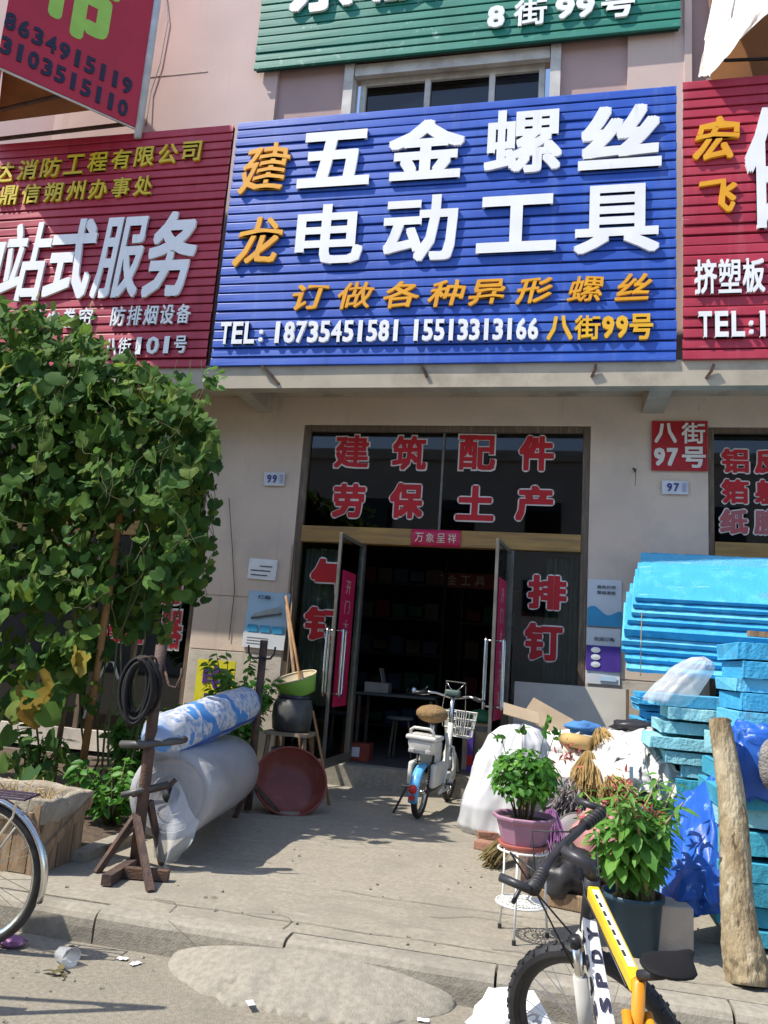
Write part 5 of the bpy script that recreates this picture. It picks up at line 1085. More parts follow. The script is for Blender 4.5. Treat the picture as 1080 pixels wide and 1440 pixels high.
# low bench heaped with sacks
bc = Vector((.34, 6.05, G)); t = thing('bench', 'dark wooden bench buried under sacks and brooms', 'bench', bc)
box('top', (0, 0, .50), (1.15, .75, .04), woodpl, t)
for sx_ in (-1, 1):
    for sy_ in (-1, 1): box('leg', (sx_*.52, sy_*.32, .24), (.05, .05, .48), woodpl, t)
SACKS = True
tag(blob('cloth_bundle', PY(820, 1024, 6.5), (.13, .1, .05), K('blue_rag', (.06, .20, .45), (.05, .15, .36), 6, .8), None, 3, .3, 2, 24, None, None, .1), 'small blue rag lying on top of the heap of sacks', 'rag')
tag(blob('cloth_bundle', PY(893, 1022, 6.4), (.16, .1, .05), blackpl, None, 4, .25, 2, 24, None, None, .1), 'black rolled mat end poking out above the white sacks', 'mat')
pa, pb_ = PY(772, 1072, 6.0), PY(888, 1096, 5.25); tag(box('plank', (pa+pb_)/2, (.15, .03, (pb_-pa).length), paintw, None, (pb_-pa).to_track_quat('Z', 'X').to_matrix()), 'pale grey plank lying across the heap of brooms', 'plank')
def broomhead(name, label, a, b, r0_, r1_, n, m, seed, cat='broom', wav=.02):
    a, b = Vector(a), Vector(b); t = thing(name, label, cat, a); r = random.Random(seed); g = MB(); d = b-a; x = d.orthogonal().normalized(); y = d.normalized().cross(x)
    for k in range(n):
        q = r.uniform(0, 6.283); rr_ = math.sqrt(r.random()); c, s_ = math.cos(q)*rr_, math.sin(q)*rr_; e = d*r.uniform(.85, 1.05)
        g.tube([x*c*r0_+y*s_*r0_, d*.5+(x*c+y*s_)*(r0_*.4+r1_*.6)+rv(r, wav), e+(x*c+y*s_)*r1_+rv(r, wav)], .0035, 3)
    g.obj('bristles', m, t)['kind'] = 'stuff'
    MB().tube([a-d*.02, a+d*.12], r0_*1.15, 10).obj('binding', stick, t, smooth=True); return t
broomhead('straw_broom', 'straw broom head fanned over the edge of the heap', PY(828, 1062, 5.7), PY(820, 1125, 5.35), .04, .13, 240, strawm, 1)
broomhead('straw_broom', 'straw broom head lying under the white sack', PY(845, 1030, 6.2), PY(852, 1062, 5.9), .05, .12, 200, strawm, 2)
broomhead('straw_broom', 'pale straw broom behind the flowering plant', PY(862, 1098, 5.35), PY(872, 1125, 5.1), .04, .12, 160, strawm, 3)
broomhead('mop', 'grey string mop hanging beside the straw broom', PY(806, 1098, 5.5), PY(790, 1128, 5.25), .03, .12, 120, greycl, 4, 'mop', .025)
broomhead('mop', 'mauve plastic strip mop hanging behind the pink pot', PY(775, 1140, 5.1), PY(775, 1205, 4.95), .03, .09, 90, purplecl, 6, 'mop', .03)
p = PZ(712, 1200); broomhead('hand_broom', 'small tan hand broom lying on the pavement by the plant stand', p+Vector((.08, -.1, .17)), PZ(686, 1222)+Vector((0, 0, .04)), .02, .07, 140, K('broom_tan', (.36, .28, .12), (.26, .2, .08), 9, .9), 7)
tag(MB().tube([PY(795, 1040, 6.15), PY(800, 1040, 6.0), PY(830, 1046, 5.9)], .05, 12).obj('paper_tube', K('tube_tan', (.50, .33, .13), (.4, .26, .1), 6, .8), smooth=True), 'short tan paper tube among the brooms on the heap', 'tube')
# lower clutter
p = PZ(812, 1225); t = thing('disc_lid', 'round grey metal lid leaning in the clutter behind the handlebar', 'lid', PY(812, 1178, 5.2)); rot = Vector((-.1, -1, .35)).to_track_quat('Z', 'Y').to_matrix()
MB().lathe([(0, .012), (.10, .010), (.135, .004), (.145, -.004), (.135, -.01), (0, -.006)], 36, (0, 0, 0), rot).obj('plate', K('lid_grey', (.22, .20, .20), (.17, .155, .155), 7, .6), t, smooth=True); MB().tube([rot @ Vector((.145*math.cos(q/30*6.283), .145*math.sin(q/30*6.283), -.003)) for q in range(30)], .006, 6, closed=True).obj('rim', alu, t)
for (px, py, Y, d, m_, lb, nm, cat, sd_) in ((840, 1190, 5.1, (.15, .12, .20), pinkcl, 'dusty pink cloth heap beside the blue bucket', 'cloth_heap', 'cloth', 21), (865, 1200, 5.0, (.09, .08, .20), pinkcl, 'pink cloth strip hanging down next to the plant stems', 'cloth_strip', 'cloth', 22), (795, 1225, 5.0, (.20, .16, .15), blackpl, 'crumpled black plastic sack under the pink cloth', 'plastic_sack', 'sack', 23), (765, 1215, 5.2, (.10, .1, .14), K('blue_grey_cloth', (.10, .12, .18), rough=.8), 'dark blue cloth bundle behind the plant stand', 'cloth_heap', 'cloth', 24), (745, 1225, 5.15, (.05, .05, .13), rust, 'rusty coiled spring behind the plant stand legs', 'spring', 'spring', 25), (830, 1140, 5.5, (.30, .2, .09), blackpl, 'black plastic bag spread below the straw brooms', 'plastic_bag', 'bag', 26)):
    p = PY(px, py, Y); tag(blob(nm, (p.x, Y, max(p.z, G+d[2]*.8)), d, m_, None, sd_, .25, 1.8, 36, None, None, .12), lb, cat)
p0 = PZ(800, 1285); tag(box('timber_block', (p0.x, p0.y+.1, G+.045), (.36, .10, .085), woodpl, None, (0, 0, R(-14)), .006), 'short timber block on the pavement behind the front wheel', 'timber')
for k, (px, py, rz, lb) in enumerate(((690, 1180, 12, 'orange brick lying under the foot of the white bundle'), (688, 1196, -20, 'reddish brick nearest the hand broom on the pavement'), (712, 1178, 40, 'chipped brick wedged under the right side of the bundle'))):
    p = PZ(px, py); tag(box('brick', (p.x, p.y, G+.03), (.21, .10, .058), brickm, None, (0, 0, R(rz)), .006), lb, 'brick', 'bricks by the bundle')

# ------------------------------------------------------------------ pot on wire stand
pc = (PZ(718, 1348)+PZ(703, 1308)+PZ(770, 1300))/3; pc.z = G
t = thing('plant_stand', 'white wire plant stand with a lacy lower shelf', 'plant stand', pc); hs = PY(740, 1195, pc.y).z-G; rs = .125; g = MB()
ring = lambda r_, z, n=32: [(r_*math.cos(q/n*6.283), r_*math.sin(q/n*6.283), z) for q in range(n)]
MB().tube(ring(rs, hs), .006, 6, closed=True).obj('top_ring', paintw, t, smooth=True)
for k in range(3):
    a = R(-100+120*k); MB().tube([(rs*math.cos(a), rs*math.sin(a), hs), (rs*1.0*math.cos(a), rs*1.0*math.sin(a), hs*.5), (rs*1.12*math.cos(a), rs*1.12*math.sin(a), 0.012)], .006, 6).obj('leg', paintw, t, smooth=True)
    MB().lathe([(0, 0), (.010, 0), (.010, .022), (0, .022)], 10, (rs*1.12*math.cos(a), rs*1.12*math.sin(a), 0)).obj('rubber_foot', blackrub, t)
g = MB().tube(ring(rs*1.0, .16), .006, 6, closed=True).tube(ring(rs*.9, .16), .0035, 5, closed=True).tube(ring(rs*.62, .16), .0035, 5, closed=True).tube(ring(rs*.33, .16), .0035, 5, closed=True).tube(ring(rs*.12, .16, 12), .004, 5, closed=True)
for q in range(18):
    a = q/18*6.283; g.tube([(rs*.12*math.cos(a), rs*.12*math.sin(a), .16), (rs*.5*math.cos(a+.25), rs*.5*math.sin(a+.25), .161), (rs*math.cos(a), rs*math.sin(a), .16)], .003, 4); g.tube([(rs*.75*math.cos(a)+.012*math.cos(b*1.05), rs*.75*math.sin(a)+.012*math.sin(b*1.05), .162) for b in range(6)], .0025, 4, closed=True)
g.obj('lace_shelf', paintw, t)
t = thing('flower_pot', 'mauve plastic flower pot with a dense glossy green plant', 'potted plant', (pc.x, pc.y, G+hs+.007)); rp_ = .165; t.scale = (.93, .93, .95)
def ocy(prof, n=8, **k): return MB().lathe(prof, n, **k)
MB().lathe([(0, 0), (.115, 0), (.14, .028), (.13, .03), (.105, .008), (0, .008)], 32).obj('saucer', potred, t, smooth=True)
MB().lathe([(0, .012), (.10, .012), (.118, .03), (.15, .135), (.172, .15), (.176, .165), (.168, .172), (.155, .165), (.14, .14)], 10).obj('pot', potpink, t, bevel=.004)
MB().grid(lambda u, v: Vector((.148*math.sqrt(v)*math.cos(u*6.283), .148*math.sqrt(v)*math.sin(u*6.283), .142+.01*noise.noise(Vector((u*9, v*9, 0))))), 24, 5).obj('soil', soilm, t)
r = random.Random(31); g = MB(); st_ = MB()
for k in range(16):
    a = r.uniform(0, 6.283); b = r.uniform(.03, .19); tip = Vector((math.cos(a)*b, math.sin(a)*b, .30+r.uniform(0, .20))); bs = Vector((math.cos(a)*.04, math.sin(a)*.04, .14)); st_.tube([bs, bs*.4+tip*.6+Vector((0, 0, .02)), tip], [.006, .004, .002], 5)
for k in range(820):
    p = rv(r); p = p.normalized()*(r.random()**.35); q = Vector((p.x*.19, p.y*.18, .37+p.z*.15)); o_ = Vector((p.x, p.y, p.z*.6+.3)).normalized()
    addleaf(g, OVAL, leafmx(o_+rv(r, .6)+Vector((0, -.2, .4)), Vector((p.x, p.y, .1))+rv(r, .6), r.uniform(.035, .06), q))
for tip in ((-.03, 0, .60), (.10, .0, .64), (.15, .02, .60), (-.14, 0, .55)):
    for j in range(6): addleaf(g, OVAL, leafmx(rv(r)+Vector((0, 0, .5)), rv(r)+Vector((0, 0, .4)), .055, Vector(tip)+rv(r, .025)))
    st_.tube([(tip[0]*.5, 0, .35), tip], .003, 4)
g.obj('leaves', leafB, t, smooth=True)['kind'] = 'stuff'; st_.obj('stem', stemm, t, smooth=True)
g = MB()
for k in range(26): addleaf(g, LANCE, leafmx(rv(r)+Vector((0, -.4, .5)), rv(r)+Vector((.2, 0, .5)), .05, Vector((.22, .02, .50))+Vector((r.gauss(0, .035), r.gauss(0, .03), r.gauss(0, .035)))))
g.obj('flowers', petal, t, smooth=True)['kind'] = 'stuff'

# ------------------------------------------------------------------ bucket with flowering plant
br = PY(890, 1258, 4.35); t = thing('bucket_plant', 'tall flowering green plant growing in a dark blue bucket by the tarp', 'potted plant', (br.x, 4.35, G)); hb = br.z-G+.01
MB().lathe([(0, 0), (.115, 0), (.12, .01), (.14, hb-.03), (.15, hb-.025), (.152, hb), (.144, hb), (.135, hb-.04)], 36).obj('bucket', bucketb, t, smooth=True)
MB().grid(lambda u, v: Vector((.137*math.sqrt(v)*math.cos(u*6.283), .137*math.sqrt(v)*math.sin(u*6.283), hb-.035+.012*noise.noise(Vector((u*9, v*9, 0))))), 24, 5).obj('soil', K('soil_pale', (.30, .24, .17), (.22, .17, .12), 16, 1, bump=.6), t)
r = random.Random(41); g = MB(); st_ = MB(); fl = MB()
for k in range(15):
    a = r.uniform(0, 6.283); b = r.uniform(.04, .34); h = r.uniform(.40, .84)*(1-.35*(b/.36)); bs = Vector((r.gauss(0, .04), r.gauss(0, .04), hb-.03)); tip = Vector((math.cos(a)*b*1.15+.06, math.sin(a)*b*.8, hb+h)); mid = bs*.5+tip*.5+Vector((-math.cos(a)*.03, 0, h*.10)); st_.tube([bs, mid, tip], [.011, .008, .003], 6)
    for j in range(44):
        q = .26+.74*j/44+r.uniform(-.02, .02); q = min(q, 1); p = (bs*(1-q)+mid*q)*(1-q)+(mid*(1-q)+tip*q)*q; an = j*2.4; o_ = Vector((math.cos(an), math.sin(an), .25-(.5 if q < .6 else 0)))
        addleaf(g, LANCE if q > .55 else OVAL, leafmx(Vector((o_.x*.3, o_.y*.3-.3, 1))+rv(r, .35), o_, r.uniform(.07, .12)*(1.15 if q < .7 else .8), p+o_*.015))
    if k % 2 == 0:
        for j in range(9): addleaf(fl, LANCE, leafmx(rv(r)+Vector((0, 0, .5)), rv(r)+Vector((0, 0, .6)), .045, tip+rv(r, .04)))
for px, py in ((858, 1090), (876, 1075), (884, 1100), (870, 1120), (905, 1085)):
    p = PY(px, py, 4.3)-Vector((br.x, 4.35, G))
g.obj('leaves', leafC, t, smooth=True)['kind'] = 'stuff'; st_.obj('stem', stemr, t, smooth=True); fl.obj('flowers', petal, t, smooth=True)['kind'] = 'stuff'
# ------------------------------------------------------------------ foam boards
def foam_mesh(d, m, seed):
    n = 36; vs = []; fs = []; L_, w_, h_ = d; ry = random.Random(seed)
    for i in range(n+1):
        x = -L_/2+L_*(i/n)**1.6; e = ry.uniform(0, .008) if i else 0
        for a, b in ((-1, -1), (1, -1), (1, 1), (-1, 1)):
            q = ry.uniform(0, .007)*(ry.random() < .5)+(.02*ry.random() if i == 0 and ry.random() < .4 else 0)
            vs.append((x+(q if i == 0 else 0), a*(w_/2-q*.8), b*(h_/2-min(q, h_*.2)*.5)))
    for i in range(n):
        for k in range(4): fs.append((i*4+k, i*4+(k+1) % 4, i*4+4+(k+1) % 4, i*4+4+k))
    fs += [(3, 2, 1, 0), tuple(n*4+k for k in range(4))]
    g = MB(); g.add(vs, [tuple(reversed(f)) for f in fs]); return g
BSEED = [0]
def board(name, label, group, loc, dims, rot, m, seed=0):
    BSEED[0] += 1; o = foam_mesh(dims, m, BSEED[0]).obj(name, m, None, loc=loc, bevel=.003); o.rotation_euler = rot.to_euler() if isinstance(rot, Matrix) else rot; tag(o, label, 'foam board', group); return o
r = random.Random(55); Lb = 2.5
z = G; k = 0                                                # front pile, low teal boards
while z < 1.08:
    h = r.choice((.08, .10, .10, .12)); gap = .0 if k % 4 else .03
    board('foam_board', 'teal foam board in the low stack behind the log', 'teal boards behind the log', (.86+Lb/2+r.uniform(-.03, .05), 4.86+r.uniform(-.02, .03), z+h/2+gap), (Lb, .62, h-.006), (r.uniform(-.004, .004), r.uniform(-.006, .006), r.uniform(-.012, .012)), [foam4, foam4, foam3, foam4, foam2][r.randrange(5)]); z += h+gap; k += 1
zb = z
tag(box('batten', (1.0+1.1, 4.62, zb+.018), (2.2, .07, .034), woodpl, None, (0, R(1), 0)), 'weathered wooden batten between the teal and blue foam stacks', 'batten'); z += .04
while z < 1.66:                                             # blue bundle on top
    h = r.choice((.06, .10, .08)); board('foam_board', 'bright blue foam board in the bundle above the log', 'blue boards above the log', (1.0+Lb/2+r.uniform(-.035, .035), 5.02+r.uniform(-.015, .02), z+h/2), (Lb, .6, h-.005), (r.uniform(-.004, .004), r.uniform(-.004, .004), r.uniform(-.01, .01)), [foam1, foam2, foam1][r.randrange(3)]); z += h
tag(box('batten', (1.05+1.1, 4.74, z+.016), (2.2, .06, .03), woodpl, None, (0, R(1.5), 0)), 'weathered wooden batten on top of the blue foam bundle', 'batten')
z = G; k = 0                                                # middle pile with aqua ends
while z < 1.30:
    h = r.choice((.08, .10, .08)); pl_ = k % 6 == 5; board('foam_board', 'pale aqua foam board with rough ends in the middle stack', 'aqua boards in the middle stack', (.74+Lb/2+r.uniform(-.05, .08)-.10*(z > .9), 5.62+r.uniform(-.03, .03), z+h/2+(.03 if pl_ else 0)), (Lb, .5, h-.006), (r.uniform(-.006, .006), r.uniform(-.008, .008), r.uniform(-.02, .02)), foam3 if (z > .75 and r.random() < .75) else [foam2, foam4][r.randrange(2)]); z += h+(.03 if pl_ else 0); k += 1
z = G                                                       # rear pile
while z < 1.30:
    h = r.choice((.05, .06)); board('foam_board', 'blue foam board in the rear stack near the wall', 'blue boards in the rear stack', (.68+Lb/2+r.uniform(-.04, .05), 7.0+r.uniform(-.03, .03), z+h/2), (Lb, .6, h-.005), (0, 0, r.uniform(-.02, .02)), foam1); z += h
# tilted bundle leaning on the wall
O = PY(884, 945, 7.30); tl = R(42); yw = R(-7); Rb_ = Matrix.Rotation(yw, 3, 'Z') @ Matrix.Rotation(R(1.0), 3, 'Y') @ Matrix.Rotation(tl, 3, 'X')
nn = Rb_ @ Vector((0, 0, 1)); dd = Rb_ @ Vector((0, 1, 0)); xx = Rb_ @ Vector((1, 0, 0)); off = 0; back = 0; xo = 0
for i in range(9):
    h = [.05, .05, .05, .055, .09, .05, .05, .05, .05][i]
    back += [.0, .07, .06, .05, .05, .07, .05, .05, .04][i]; xo += r.uniform(-.008, .01)-(.02 if i < 4 else -.02)
    c = O+xx*(Lb/2+xo)+nn*(off+h/2)+dd*(.28+back); off += h
    board('foam_board', 'blue foam board in the slanting bundle lying below the steep boards', 'slanting boards', c, (Lb, .56, h-.008), Rb_, foam1 if i % 3 else foam2)
U = PY(900, 851, 7.86); Ru = Matrix.Rotation(R(-3), 3, 'Z') @ Matrix.Rotation(R(.8), 3, 'Y') @ Matrix.Rotation(R(70), 3, 'X'); uo = 0
for i in range(5):
    h = .055; c = U+Ru @ Vector((Lb/2+.02*i+r.uniform(-.01, .01), .29+[0, .035, .05, .085, .10][i], -uo-h/2)); uo += h
    board('foam_board', 'blue foam board leaning steeply on the wall at the top of the pile', 'steep boards on the wall', c, (Lb, .57, h-.008), Ru, foam1 if i % 2 else foam2)
g = MB()
for x in (.10,): 
    p = O+xx*x-dd*.02; g.tube([p+nn*(-.02), p+nn*.30+dd*.05, p+nn*off+dd*.25], .004, 5)
tag(g.obj('binding_string', strawm), 'thin straw coloured string tied round the tilted foam bundle', 'string')
def tarp(name, label, cat, P, m, nu=40, nv=30, amp=.05, fr=4, seed=0, th=.004):
    """sheet through a coarse 3-D control net, smoothed, with folds"""
    R_, C_ = len(P), len(P[0])
    def ev(u, v):
        fx = u*(C_-1); fy = v*(R_-1); i = min(int(fx), C_-2); j = min(int(fy), R_-2); a = fx-i; b = fy-j; a = a*a*(3-2*a); b = b*b*(3-2*b)
        p = (P[j][i]*(1-a)+P[j][i+1]*a)*(1-b)+(P[j+1][i]*(1-a)+P[j+1][i+1]*a)*b
        q = fbm(Vector((u*fr, v*fr*.6, seed)), 4); w2 = 1-abs(noise.noise(Vector((u*fr*1.7, v*fr*1.2, seed+9))))*2
        return p+Vector((q*amp*.5, -w2*amp*.7+q*amp*.4, q*amp*.5))
    return tag(MB().grid(ev, nu, nv).obj(name, m, None, smooth=True, thick=th), label, cat)
tarp('tarp', 'crumpled bright blue plastic tarp hanging off the foam stack', 'tarp', [[PY(948, 1120, 5.1), PY(975, 1110, 5.0), PY(1002, 1085, 4.95), PY(1010, 1080, 4.9)], [PY(942, 1160, 4.9), PY(965, 1170, 4.72), PY(1000, 1150, 4.68), PY(1015, 1150, 4.7)], [PY(925, 1220, 4.75), PY(960, 1225, 4.58), PY(995, 1220, 4.52), PY(1022, 1230, 4.55)], [PY(912, 1275, 4.65), PY(950, 1265, 4.5), PY(990, 1262, 4.48), PY(1025, 1275, 4.5)], [PY(912, 1320, 4.7), PY(945, 1300, 4.6), PY(980, 1285, 4.55), PY(1020, 1280, 4.52)]], tarpm, 64, 64, .06, 2.6, 3)
tag(MB().grid(lambda u, v: wrapf(u, v, .33, 15.0, .40, .35), 60, 40).obj('plastic_bag', clearbag, None, smooth=True, loc=PY(948, 992, 5.45), rot=(0, R(6), 0)), 'white plastic bag stuffed between the foam bundles', 'bag')
tag(blob('tarp_parcel', PY(1062, 1070, 4.55), (.12, .08, .17), tarpm, None, 9, .16, 1.6, 48, None, None, .10, .45), 'blue tarp parcel tucked under the batten beside the log', 'parcel')
tag(blob('stone', PY(1084, 1075, 4.42), (.055, .05, .12), K('stone_grey', (.30, .28, .26), (.2, .19, .18), 20, .95, bump=.8), None, 10, .1, 2, 24, None, None, .06), 'rough grey stone on the tarp parcel at the edge', 'stone')
tag(box('concrete_block', (PZ(935, 1345).x, PZ(935, 1345).y+.12, G+.11), (.26, .18, .22), plinth, None, (0, 0, R(8)), .008), 'grey concrete block under the hanging blue tarp', 'block')
def net(rows): return [[PY(x, y, Y) for x, y, Y in r_] for r_ in rows]
tarp('sack', 'large crumpled white sacking sheet heaped against the foam boards', 'sack', net([[(800, 1052, 6.45), (850, 1026, 6.5), (905, 1024, 6.4), (948, 1046, 6.2)], [(795, 1070, 6.1), (850, 1042, 6.0), (912, 1044, 5.9), (958, 1072, 5.75)], [(800, 1090, 5.9), (855, 1072, 5.65), (915, 1078, 5.55), (964, 1102, 5.5)], [(815, 1110, 5.8), (862, 1108, 5.55), (915, 1116, 5.45), (956, 1134, 5.5)]]), clothw, 90, 70, .16, 3.4, 21, .008)
tarp('sack', 'smaller white sack folded over the front of the heap above the flowering plant', 'sack', net([[(862, 1062, 5.75), (895, 1056, 5.7), (925, 1066, 5.6)], [(858, 1085, 5.5), (895, 1080, 5.4), (932, 1092, 5.4)], [(864, 1112, 5.45), (898, 1112, 5.35), (936, 1122, 5.4)]]), clothw, 60, 50, .12, 2.6, 33, .008)
tarp('sack', 'flat greyish sack hanging beside the straw brooms', 'sack', net([[(790, 1034, 6.4), (815, 1030, 6.4), (842, 1036, 6.3)], [(788, 1050, 6.1), (815, 1048, 6.05), (845, 1054, 6.0)], [(792, 1066, 6.0), (818, 1066, 5.95), (848, 1070, 5.9)]]), panelm, 40, 30, .07, 2.4, 40, .008)
# log
lb_, lt_ = PZ(1052, 1385)+Vector((0, 0, .0)), PY(1014, 1013, 4.42)
t = thing('log', 'thick rough barked log standing upright against the foam stack', 'log', lb_); dv = lt_-lb_; mm_ = dv.to_track_quat('Z', 'Y').to_matrix(); Ll = dv.length
def logf(u, v):
    a = u*6.28319; rad = .084-.032*v+.020*max(0, .22-v)/.22; rad *= 1+.05*fbm(Vector((math.cos(a)*1.4, math.sin(a)*1.4, v*5)))+.05*noise.noise(Vector((math.cos(a)*4, math.sin(a)*4, v*26)))+.035*noise.noise(Vector((math.cos(a)*11, math.sin(a)*11, v*60)))
    if v < .10: rad *= .80+.2*(v/.10)**.5+.12*noise.noise(Vector((math.cos(a)*3, math.sin(a)*3, v*30)))
    return mm_ @ Vector((math.cos(a)*rad+.012*math.sin(v*7), math.sin(a)*rad, v*Ll))
MB().grid(logf, 64, 150).obj('bark', barkm, t, smooth=True)
MB().lathe([(.0, .004), (.045, .006), (.051, -.004)], 24, dv, mm_, wob=.1).obj('sawn_end', logend, t); MB().lathe([(.0, .01), (.06, .012), (.078, .02)], 24, (0, 0, 0), mm_, wob=.2).obj('broken_end', logend, t)
# ------------------------------------------------------------------ awning cloth, upper right
AY = S-.15
tarp('awning_cloth', 'torn off-white awning cloth hanging at the upper right above the red sign', 'awning', [[PY(985, -190, 8.2), PY(1030, -260, 7.9), PY(1110, -330, 7.4), PY(1190, -340, 7.2)], [PY(1002, -5, 8.1), PY(1040, -40, 7.7), PY(1110, -80, 7.25), PY(1180, -110, 7.0)], [PY(990, 60, 7.85), PY(1025, 30, 7.55), PY(1085, -5, 7.2), PY(1160, -50, 6.95)], [PY(980, 112, 7.62), PY(1000, 108, 7.4), PY(1042, 55, 7.2), PY(1110, -5, 6.9)]], canvasw, 40, 40, .06, 5, 6)
t = thing('awning_rail', 'dark awning rail with an orange panel behind the torn cloth', 'awning', PY(1050, 85, W-.1)); 
o = bx('back_panel', PY(1000, 80, W-.1).x, PY(1000, 80, W-.1).x+3.5, W-.10, W-.07, 7.3, 9.5, orangepan); under(o, t)
o = MB().tube([PY(1018, 85, W-.3), PY(1200, 78, W-.3)], .02, 6).obj('rail', blackpl); under(o, t)
tag(MB().tube([PY(232, -20, W-.07), PY(236, 30, W-.08), PY(225, 90, W-.08), PY(212, 130, W-.08), PY(205, 178, W-.1)], .006, 4).obj('cable', blackpl), 'thin black cable running down the wall beside the projecting sign', 'cable')
# ------------------------------------------------------------------ litter
def paperf(u, v, s=0):
    x, y = u-.5, v-.5; return Vector((x*.34+.03*noise.noise(Vector((u*5, v*5, s))), y*.24, .10+.09*noise.noise(Vector((u*2.5, v*2.5, s)))+.05*noise.noise(Vector((u*7, v*7, s)))-.12*(x*x+y*y)))
p = PZ(718, 1425, .05); t = thing('plastic_sack', 'crumpled white printed plastic sack lying at the kerb by the front wheel', 'sack', (p.x, 3.48, 0), R(20))
b_ = bmesh.new(); bmesh.ops.create_icosphere(b_, subdivisions=3, radius=1)
for v in b_.verts:
    q = 1+.42*noise.noise(v.co*1.9+Vector((4, 2, 7)))+.10*noise.noise(v.co*5); v.co = Vector((v.co.x*.15*q, v.co.y*.12*q, max(v.co.z*.13*q, -.045)))
me_ = bpy.data.meshes.new('sack_sheet'); b_.to_mesh(me_); b_.free(); me_.materials.append(paperw); o_ = bpy.data.objects.new('sack_sheet', me_); COL.objects.link(o_); o_.parent = t; o_.location = (0, 0, .05)
for k, chh in enumerate('A3'): letter(chh, (-.02+.07*k, -.155, .16-.02*k), .05, .06, K('print_grey', (.35, .35, .4)), t, .003, .0, rot=.3)
p = PZ(92, 1352, 0); t = thing('plastic_cup', 'crushed clear plastic cup on the street', 'cup', (p.x-.03, p.y, .03)); MB().lathe([(0, 0), (.03, 0), (.042, .10), (.044, .102), (.04, .1), (.028, .005)], 20, (0, 0, 0), (R(85), 0, R(60)), wob=.15).obj('cup', clearbag, t, smooth=True)
tag(blob('dry_clump', PZ(100, 1346, 0)+Vector((0, 0, .02)), (.035, .03, .025), K('dry_brown', (.10, .04, .025), rough=.9), None, 41, .5, 3, 20), 'dark brown dried clump beside the plastic cup', 'litter')
g = MB(); p = PZ(85, 1372, 0)
for k in range(5): addleaf(g, OVAL, leafmx(rv(rr, .4)+Vector((0, 0, 1)), rv(rr), .06, p+Vector((rr.uniform(-.04, .04), rr.uniform(-.03, .03), .015))))
tag(g.obj('dead_leaf', K('leaf_brown', (.12, .10, .04))), 'withered brown leaves on the street in front of the cup', 'leaf')
tag(blob('rag', PZ(12, 1332, 0)+Vector((0, .02, .02)), (.06, .05, .02), purplecl, None, 42, .4, 2.5, 24), 'mauve rag on the ground under the bicycle wheel', 'rag')
for k, (px, py, lb) in enumerate(((172, 1350, 'white paper scrap near the kerb'), (190, 1357, 'round white paper scrap left of the concrete ramp'), (352, 1413, 'white paper scrap on the edge of the concrete ramp'), (595, 1437, 'white scrap on the street right of the ramp'))):
    p = PZ(px, py, 0 if k != 2 else .02); tag(MB().grid(lambda u, v: Vector(((u-.5)*.05, (v-.5)*.03, .008+.008*noise.noise(Vector((u*4, v*4, k))))), 5, 4).obj('paper_scrap', paperw, None, loc=p, rot=(0, 0, k*1.1)), lb, 'litter')
o = MB(); r = random.Random(77)
for k in range(260):
    x = r.uniform(-3.2, .8); y = r.uniform(2.9, KY-.02) if r.random() < .75 else r.uniform(KY+.2, 6); zz = 0 if y < KY else G
    if -1.72 < x < -.37 and y < KY: continue
    s_ = r.uniform(.003, .010); o.box((x, y, zz+s_*.3), (s_*2, s_*1.4, s_), (r.random(), r.random(), r.random()))
struct(o.obj('grit', K('grit_grey', (.20, .18, .15), (.3, .27, .22), 60, .95)), 'stuff')
# ------------------------------------------------------------------ the other side of the street (seen only in the windows)
t = thing('opposite_building', 'plain grey building across the street, seen only as a reflection in the windows', 'building', (-4, -19, 0))
opm = K('opposite_wall', (.55, .50, .45), (.46, .42, .38), 1, .9)
bx('wall', -26, 30, -4, 0, 0, 11, opm, t); bx('parapet', -26.1, 30.1, -.02, .25, 10.9, 11.4, plinth, t)
wo = bx('window', -.8, .8, -.02, .06, -.8, .8, glassw, t); wo.location = (-24, .05, 5); fo = bx('window_frame', -.9, .9, 0, .05, .8, .9, whitepaint, wo)
for ix in range(14):
    for iz in (4.6, 8.2):
        if ix == 0 and iz == 4.6: continue
        c = share(wo, (-24+ix*3.9, .05, iz)); c.parent = t; f = share(fo, fo.location, parent=c)

t = thing('display_rack', 'steel rack with a board standing in the street left of view, seen by its shadow', 'rack', (-3.12, 2.60, 0), R(14))
for x in (-.62, .70): MB().tube([(x, 0, 0), (x, 0, 1.5)], .018, 6).obj('upright', rust, t)
MB().tube([(-.9, 0, 1.5), (.70, 0, 1.5)], .018, 6).obj('top_bar', rust, t); MB().tube([(.70, 0, 1.25), (.42, 0, 1.5)], .012, 6).obj('brace', rust, t)
box('board', (.18, 0, .62), (.72, .03, .7), woodpl, t, (0, R(6), 0))

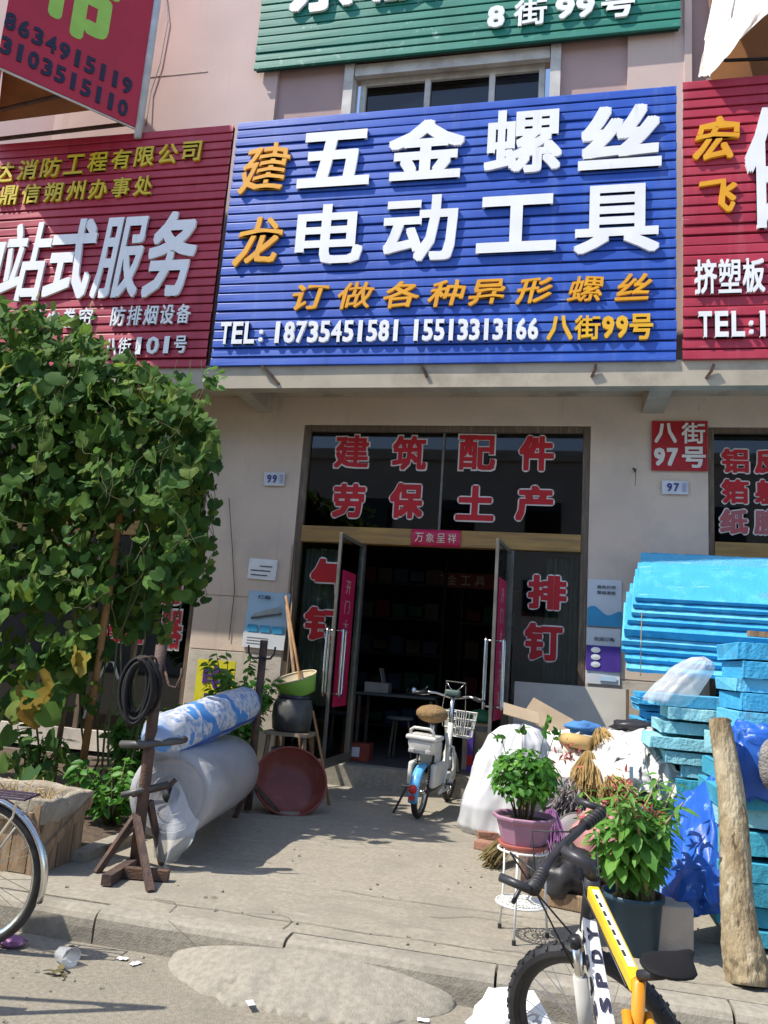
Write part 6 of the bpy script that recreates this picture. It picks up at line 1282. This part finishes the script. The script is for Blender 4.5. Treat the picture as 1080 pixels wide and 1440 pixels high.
p = PY(893, 662, W-.02); t = thing('wall_peg', 'rusty iron peg with a stub of wire on the right pier beside the address sign', 'peg', p)
MB().tube([(0, .02, 0), (0, -.05, .0), (-.03, -.055, .01)], .012, 6).obj('peg', rust, t); MB().tube([(0, -.04, 0), (.004, -.04, -.08), (0, -.03, -.17)], .004, 4).obj('wire', rust, t)
tag(MB().tube([PY(322, 700, W-.025), PY(326, 760, W-.025), PY(330, 830, W-.025), PY(322, 900, W-.025)], .004, 4).obj('wall_wire', blackpl), 'thin dark wire running down the pier beside the vine', 'wire')

p = PY(655, 825, W+4.2); t = thing('inner_sign', 'dim red sign with pale characters deep inside the dark shop', 'sign', (p.x, W+3.3, p.z))
box('board', (0, 0, 0), (1.0, .02, .22), K('inner_red', (.22, .03, .02), rough=.5), t)
for i, ch in enumerate('五金工具'): letter(ch, (-.32+.21*i, -.016, 0), .15, .14, K('inner_white', (.6, .5, .45)), t, .004, .01)

# every foam board says which one of its stack it is
ORD = 'topmost second third fourth fifth sixth seventh eighth ninth tenth eleventh twelfth thirteenth fourteenth fifteenth sixteenth seventeenth eighteenth nineteenth twentieth'.split()
PLACE = {'teal boards behind the log': 'teal foam board, %s in the low stack behind the log', 'blue boards above the log': 'bright blue foam board, %s in the bundle above the log', 'aqua boards in the middle stack': 'pale aqua foam board, %s in the rough-ended middle stack', 'blue boards in the rear stack': 'blue foam board, %s in the rear stack near the wall', 'slanting boards': 'blue foam board, %s in the slanting bundle', 'steep boards on the wall': 'blue foam board, %s of the steep boards leaning on the wall'}
for gname, ph in PLACE.items():
    bs = sorted((o for o in bpy.data.objects if o.get('group') == gname), key=lambda o: -o.location.z)
    for i, o in enumerate(bs):
        j = len(bs)-1-i
        if gname.startswith('steep'): w_ = ['frontmost', 'second', 'third', 'fourth', 'rearmost'][sorted(bs, key=lambda q: q.location.y).index(o)]
        elif j == 0: w_ = 'lowest'
        elif i == 0: w_ = 'topmost'
        elif i <= j or j > 19: w_ = ORD[i]+' from the top'
        else: w_ = ORD[j]+' from the bottom'
        o['label'] = ph % w_
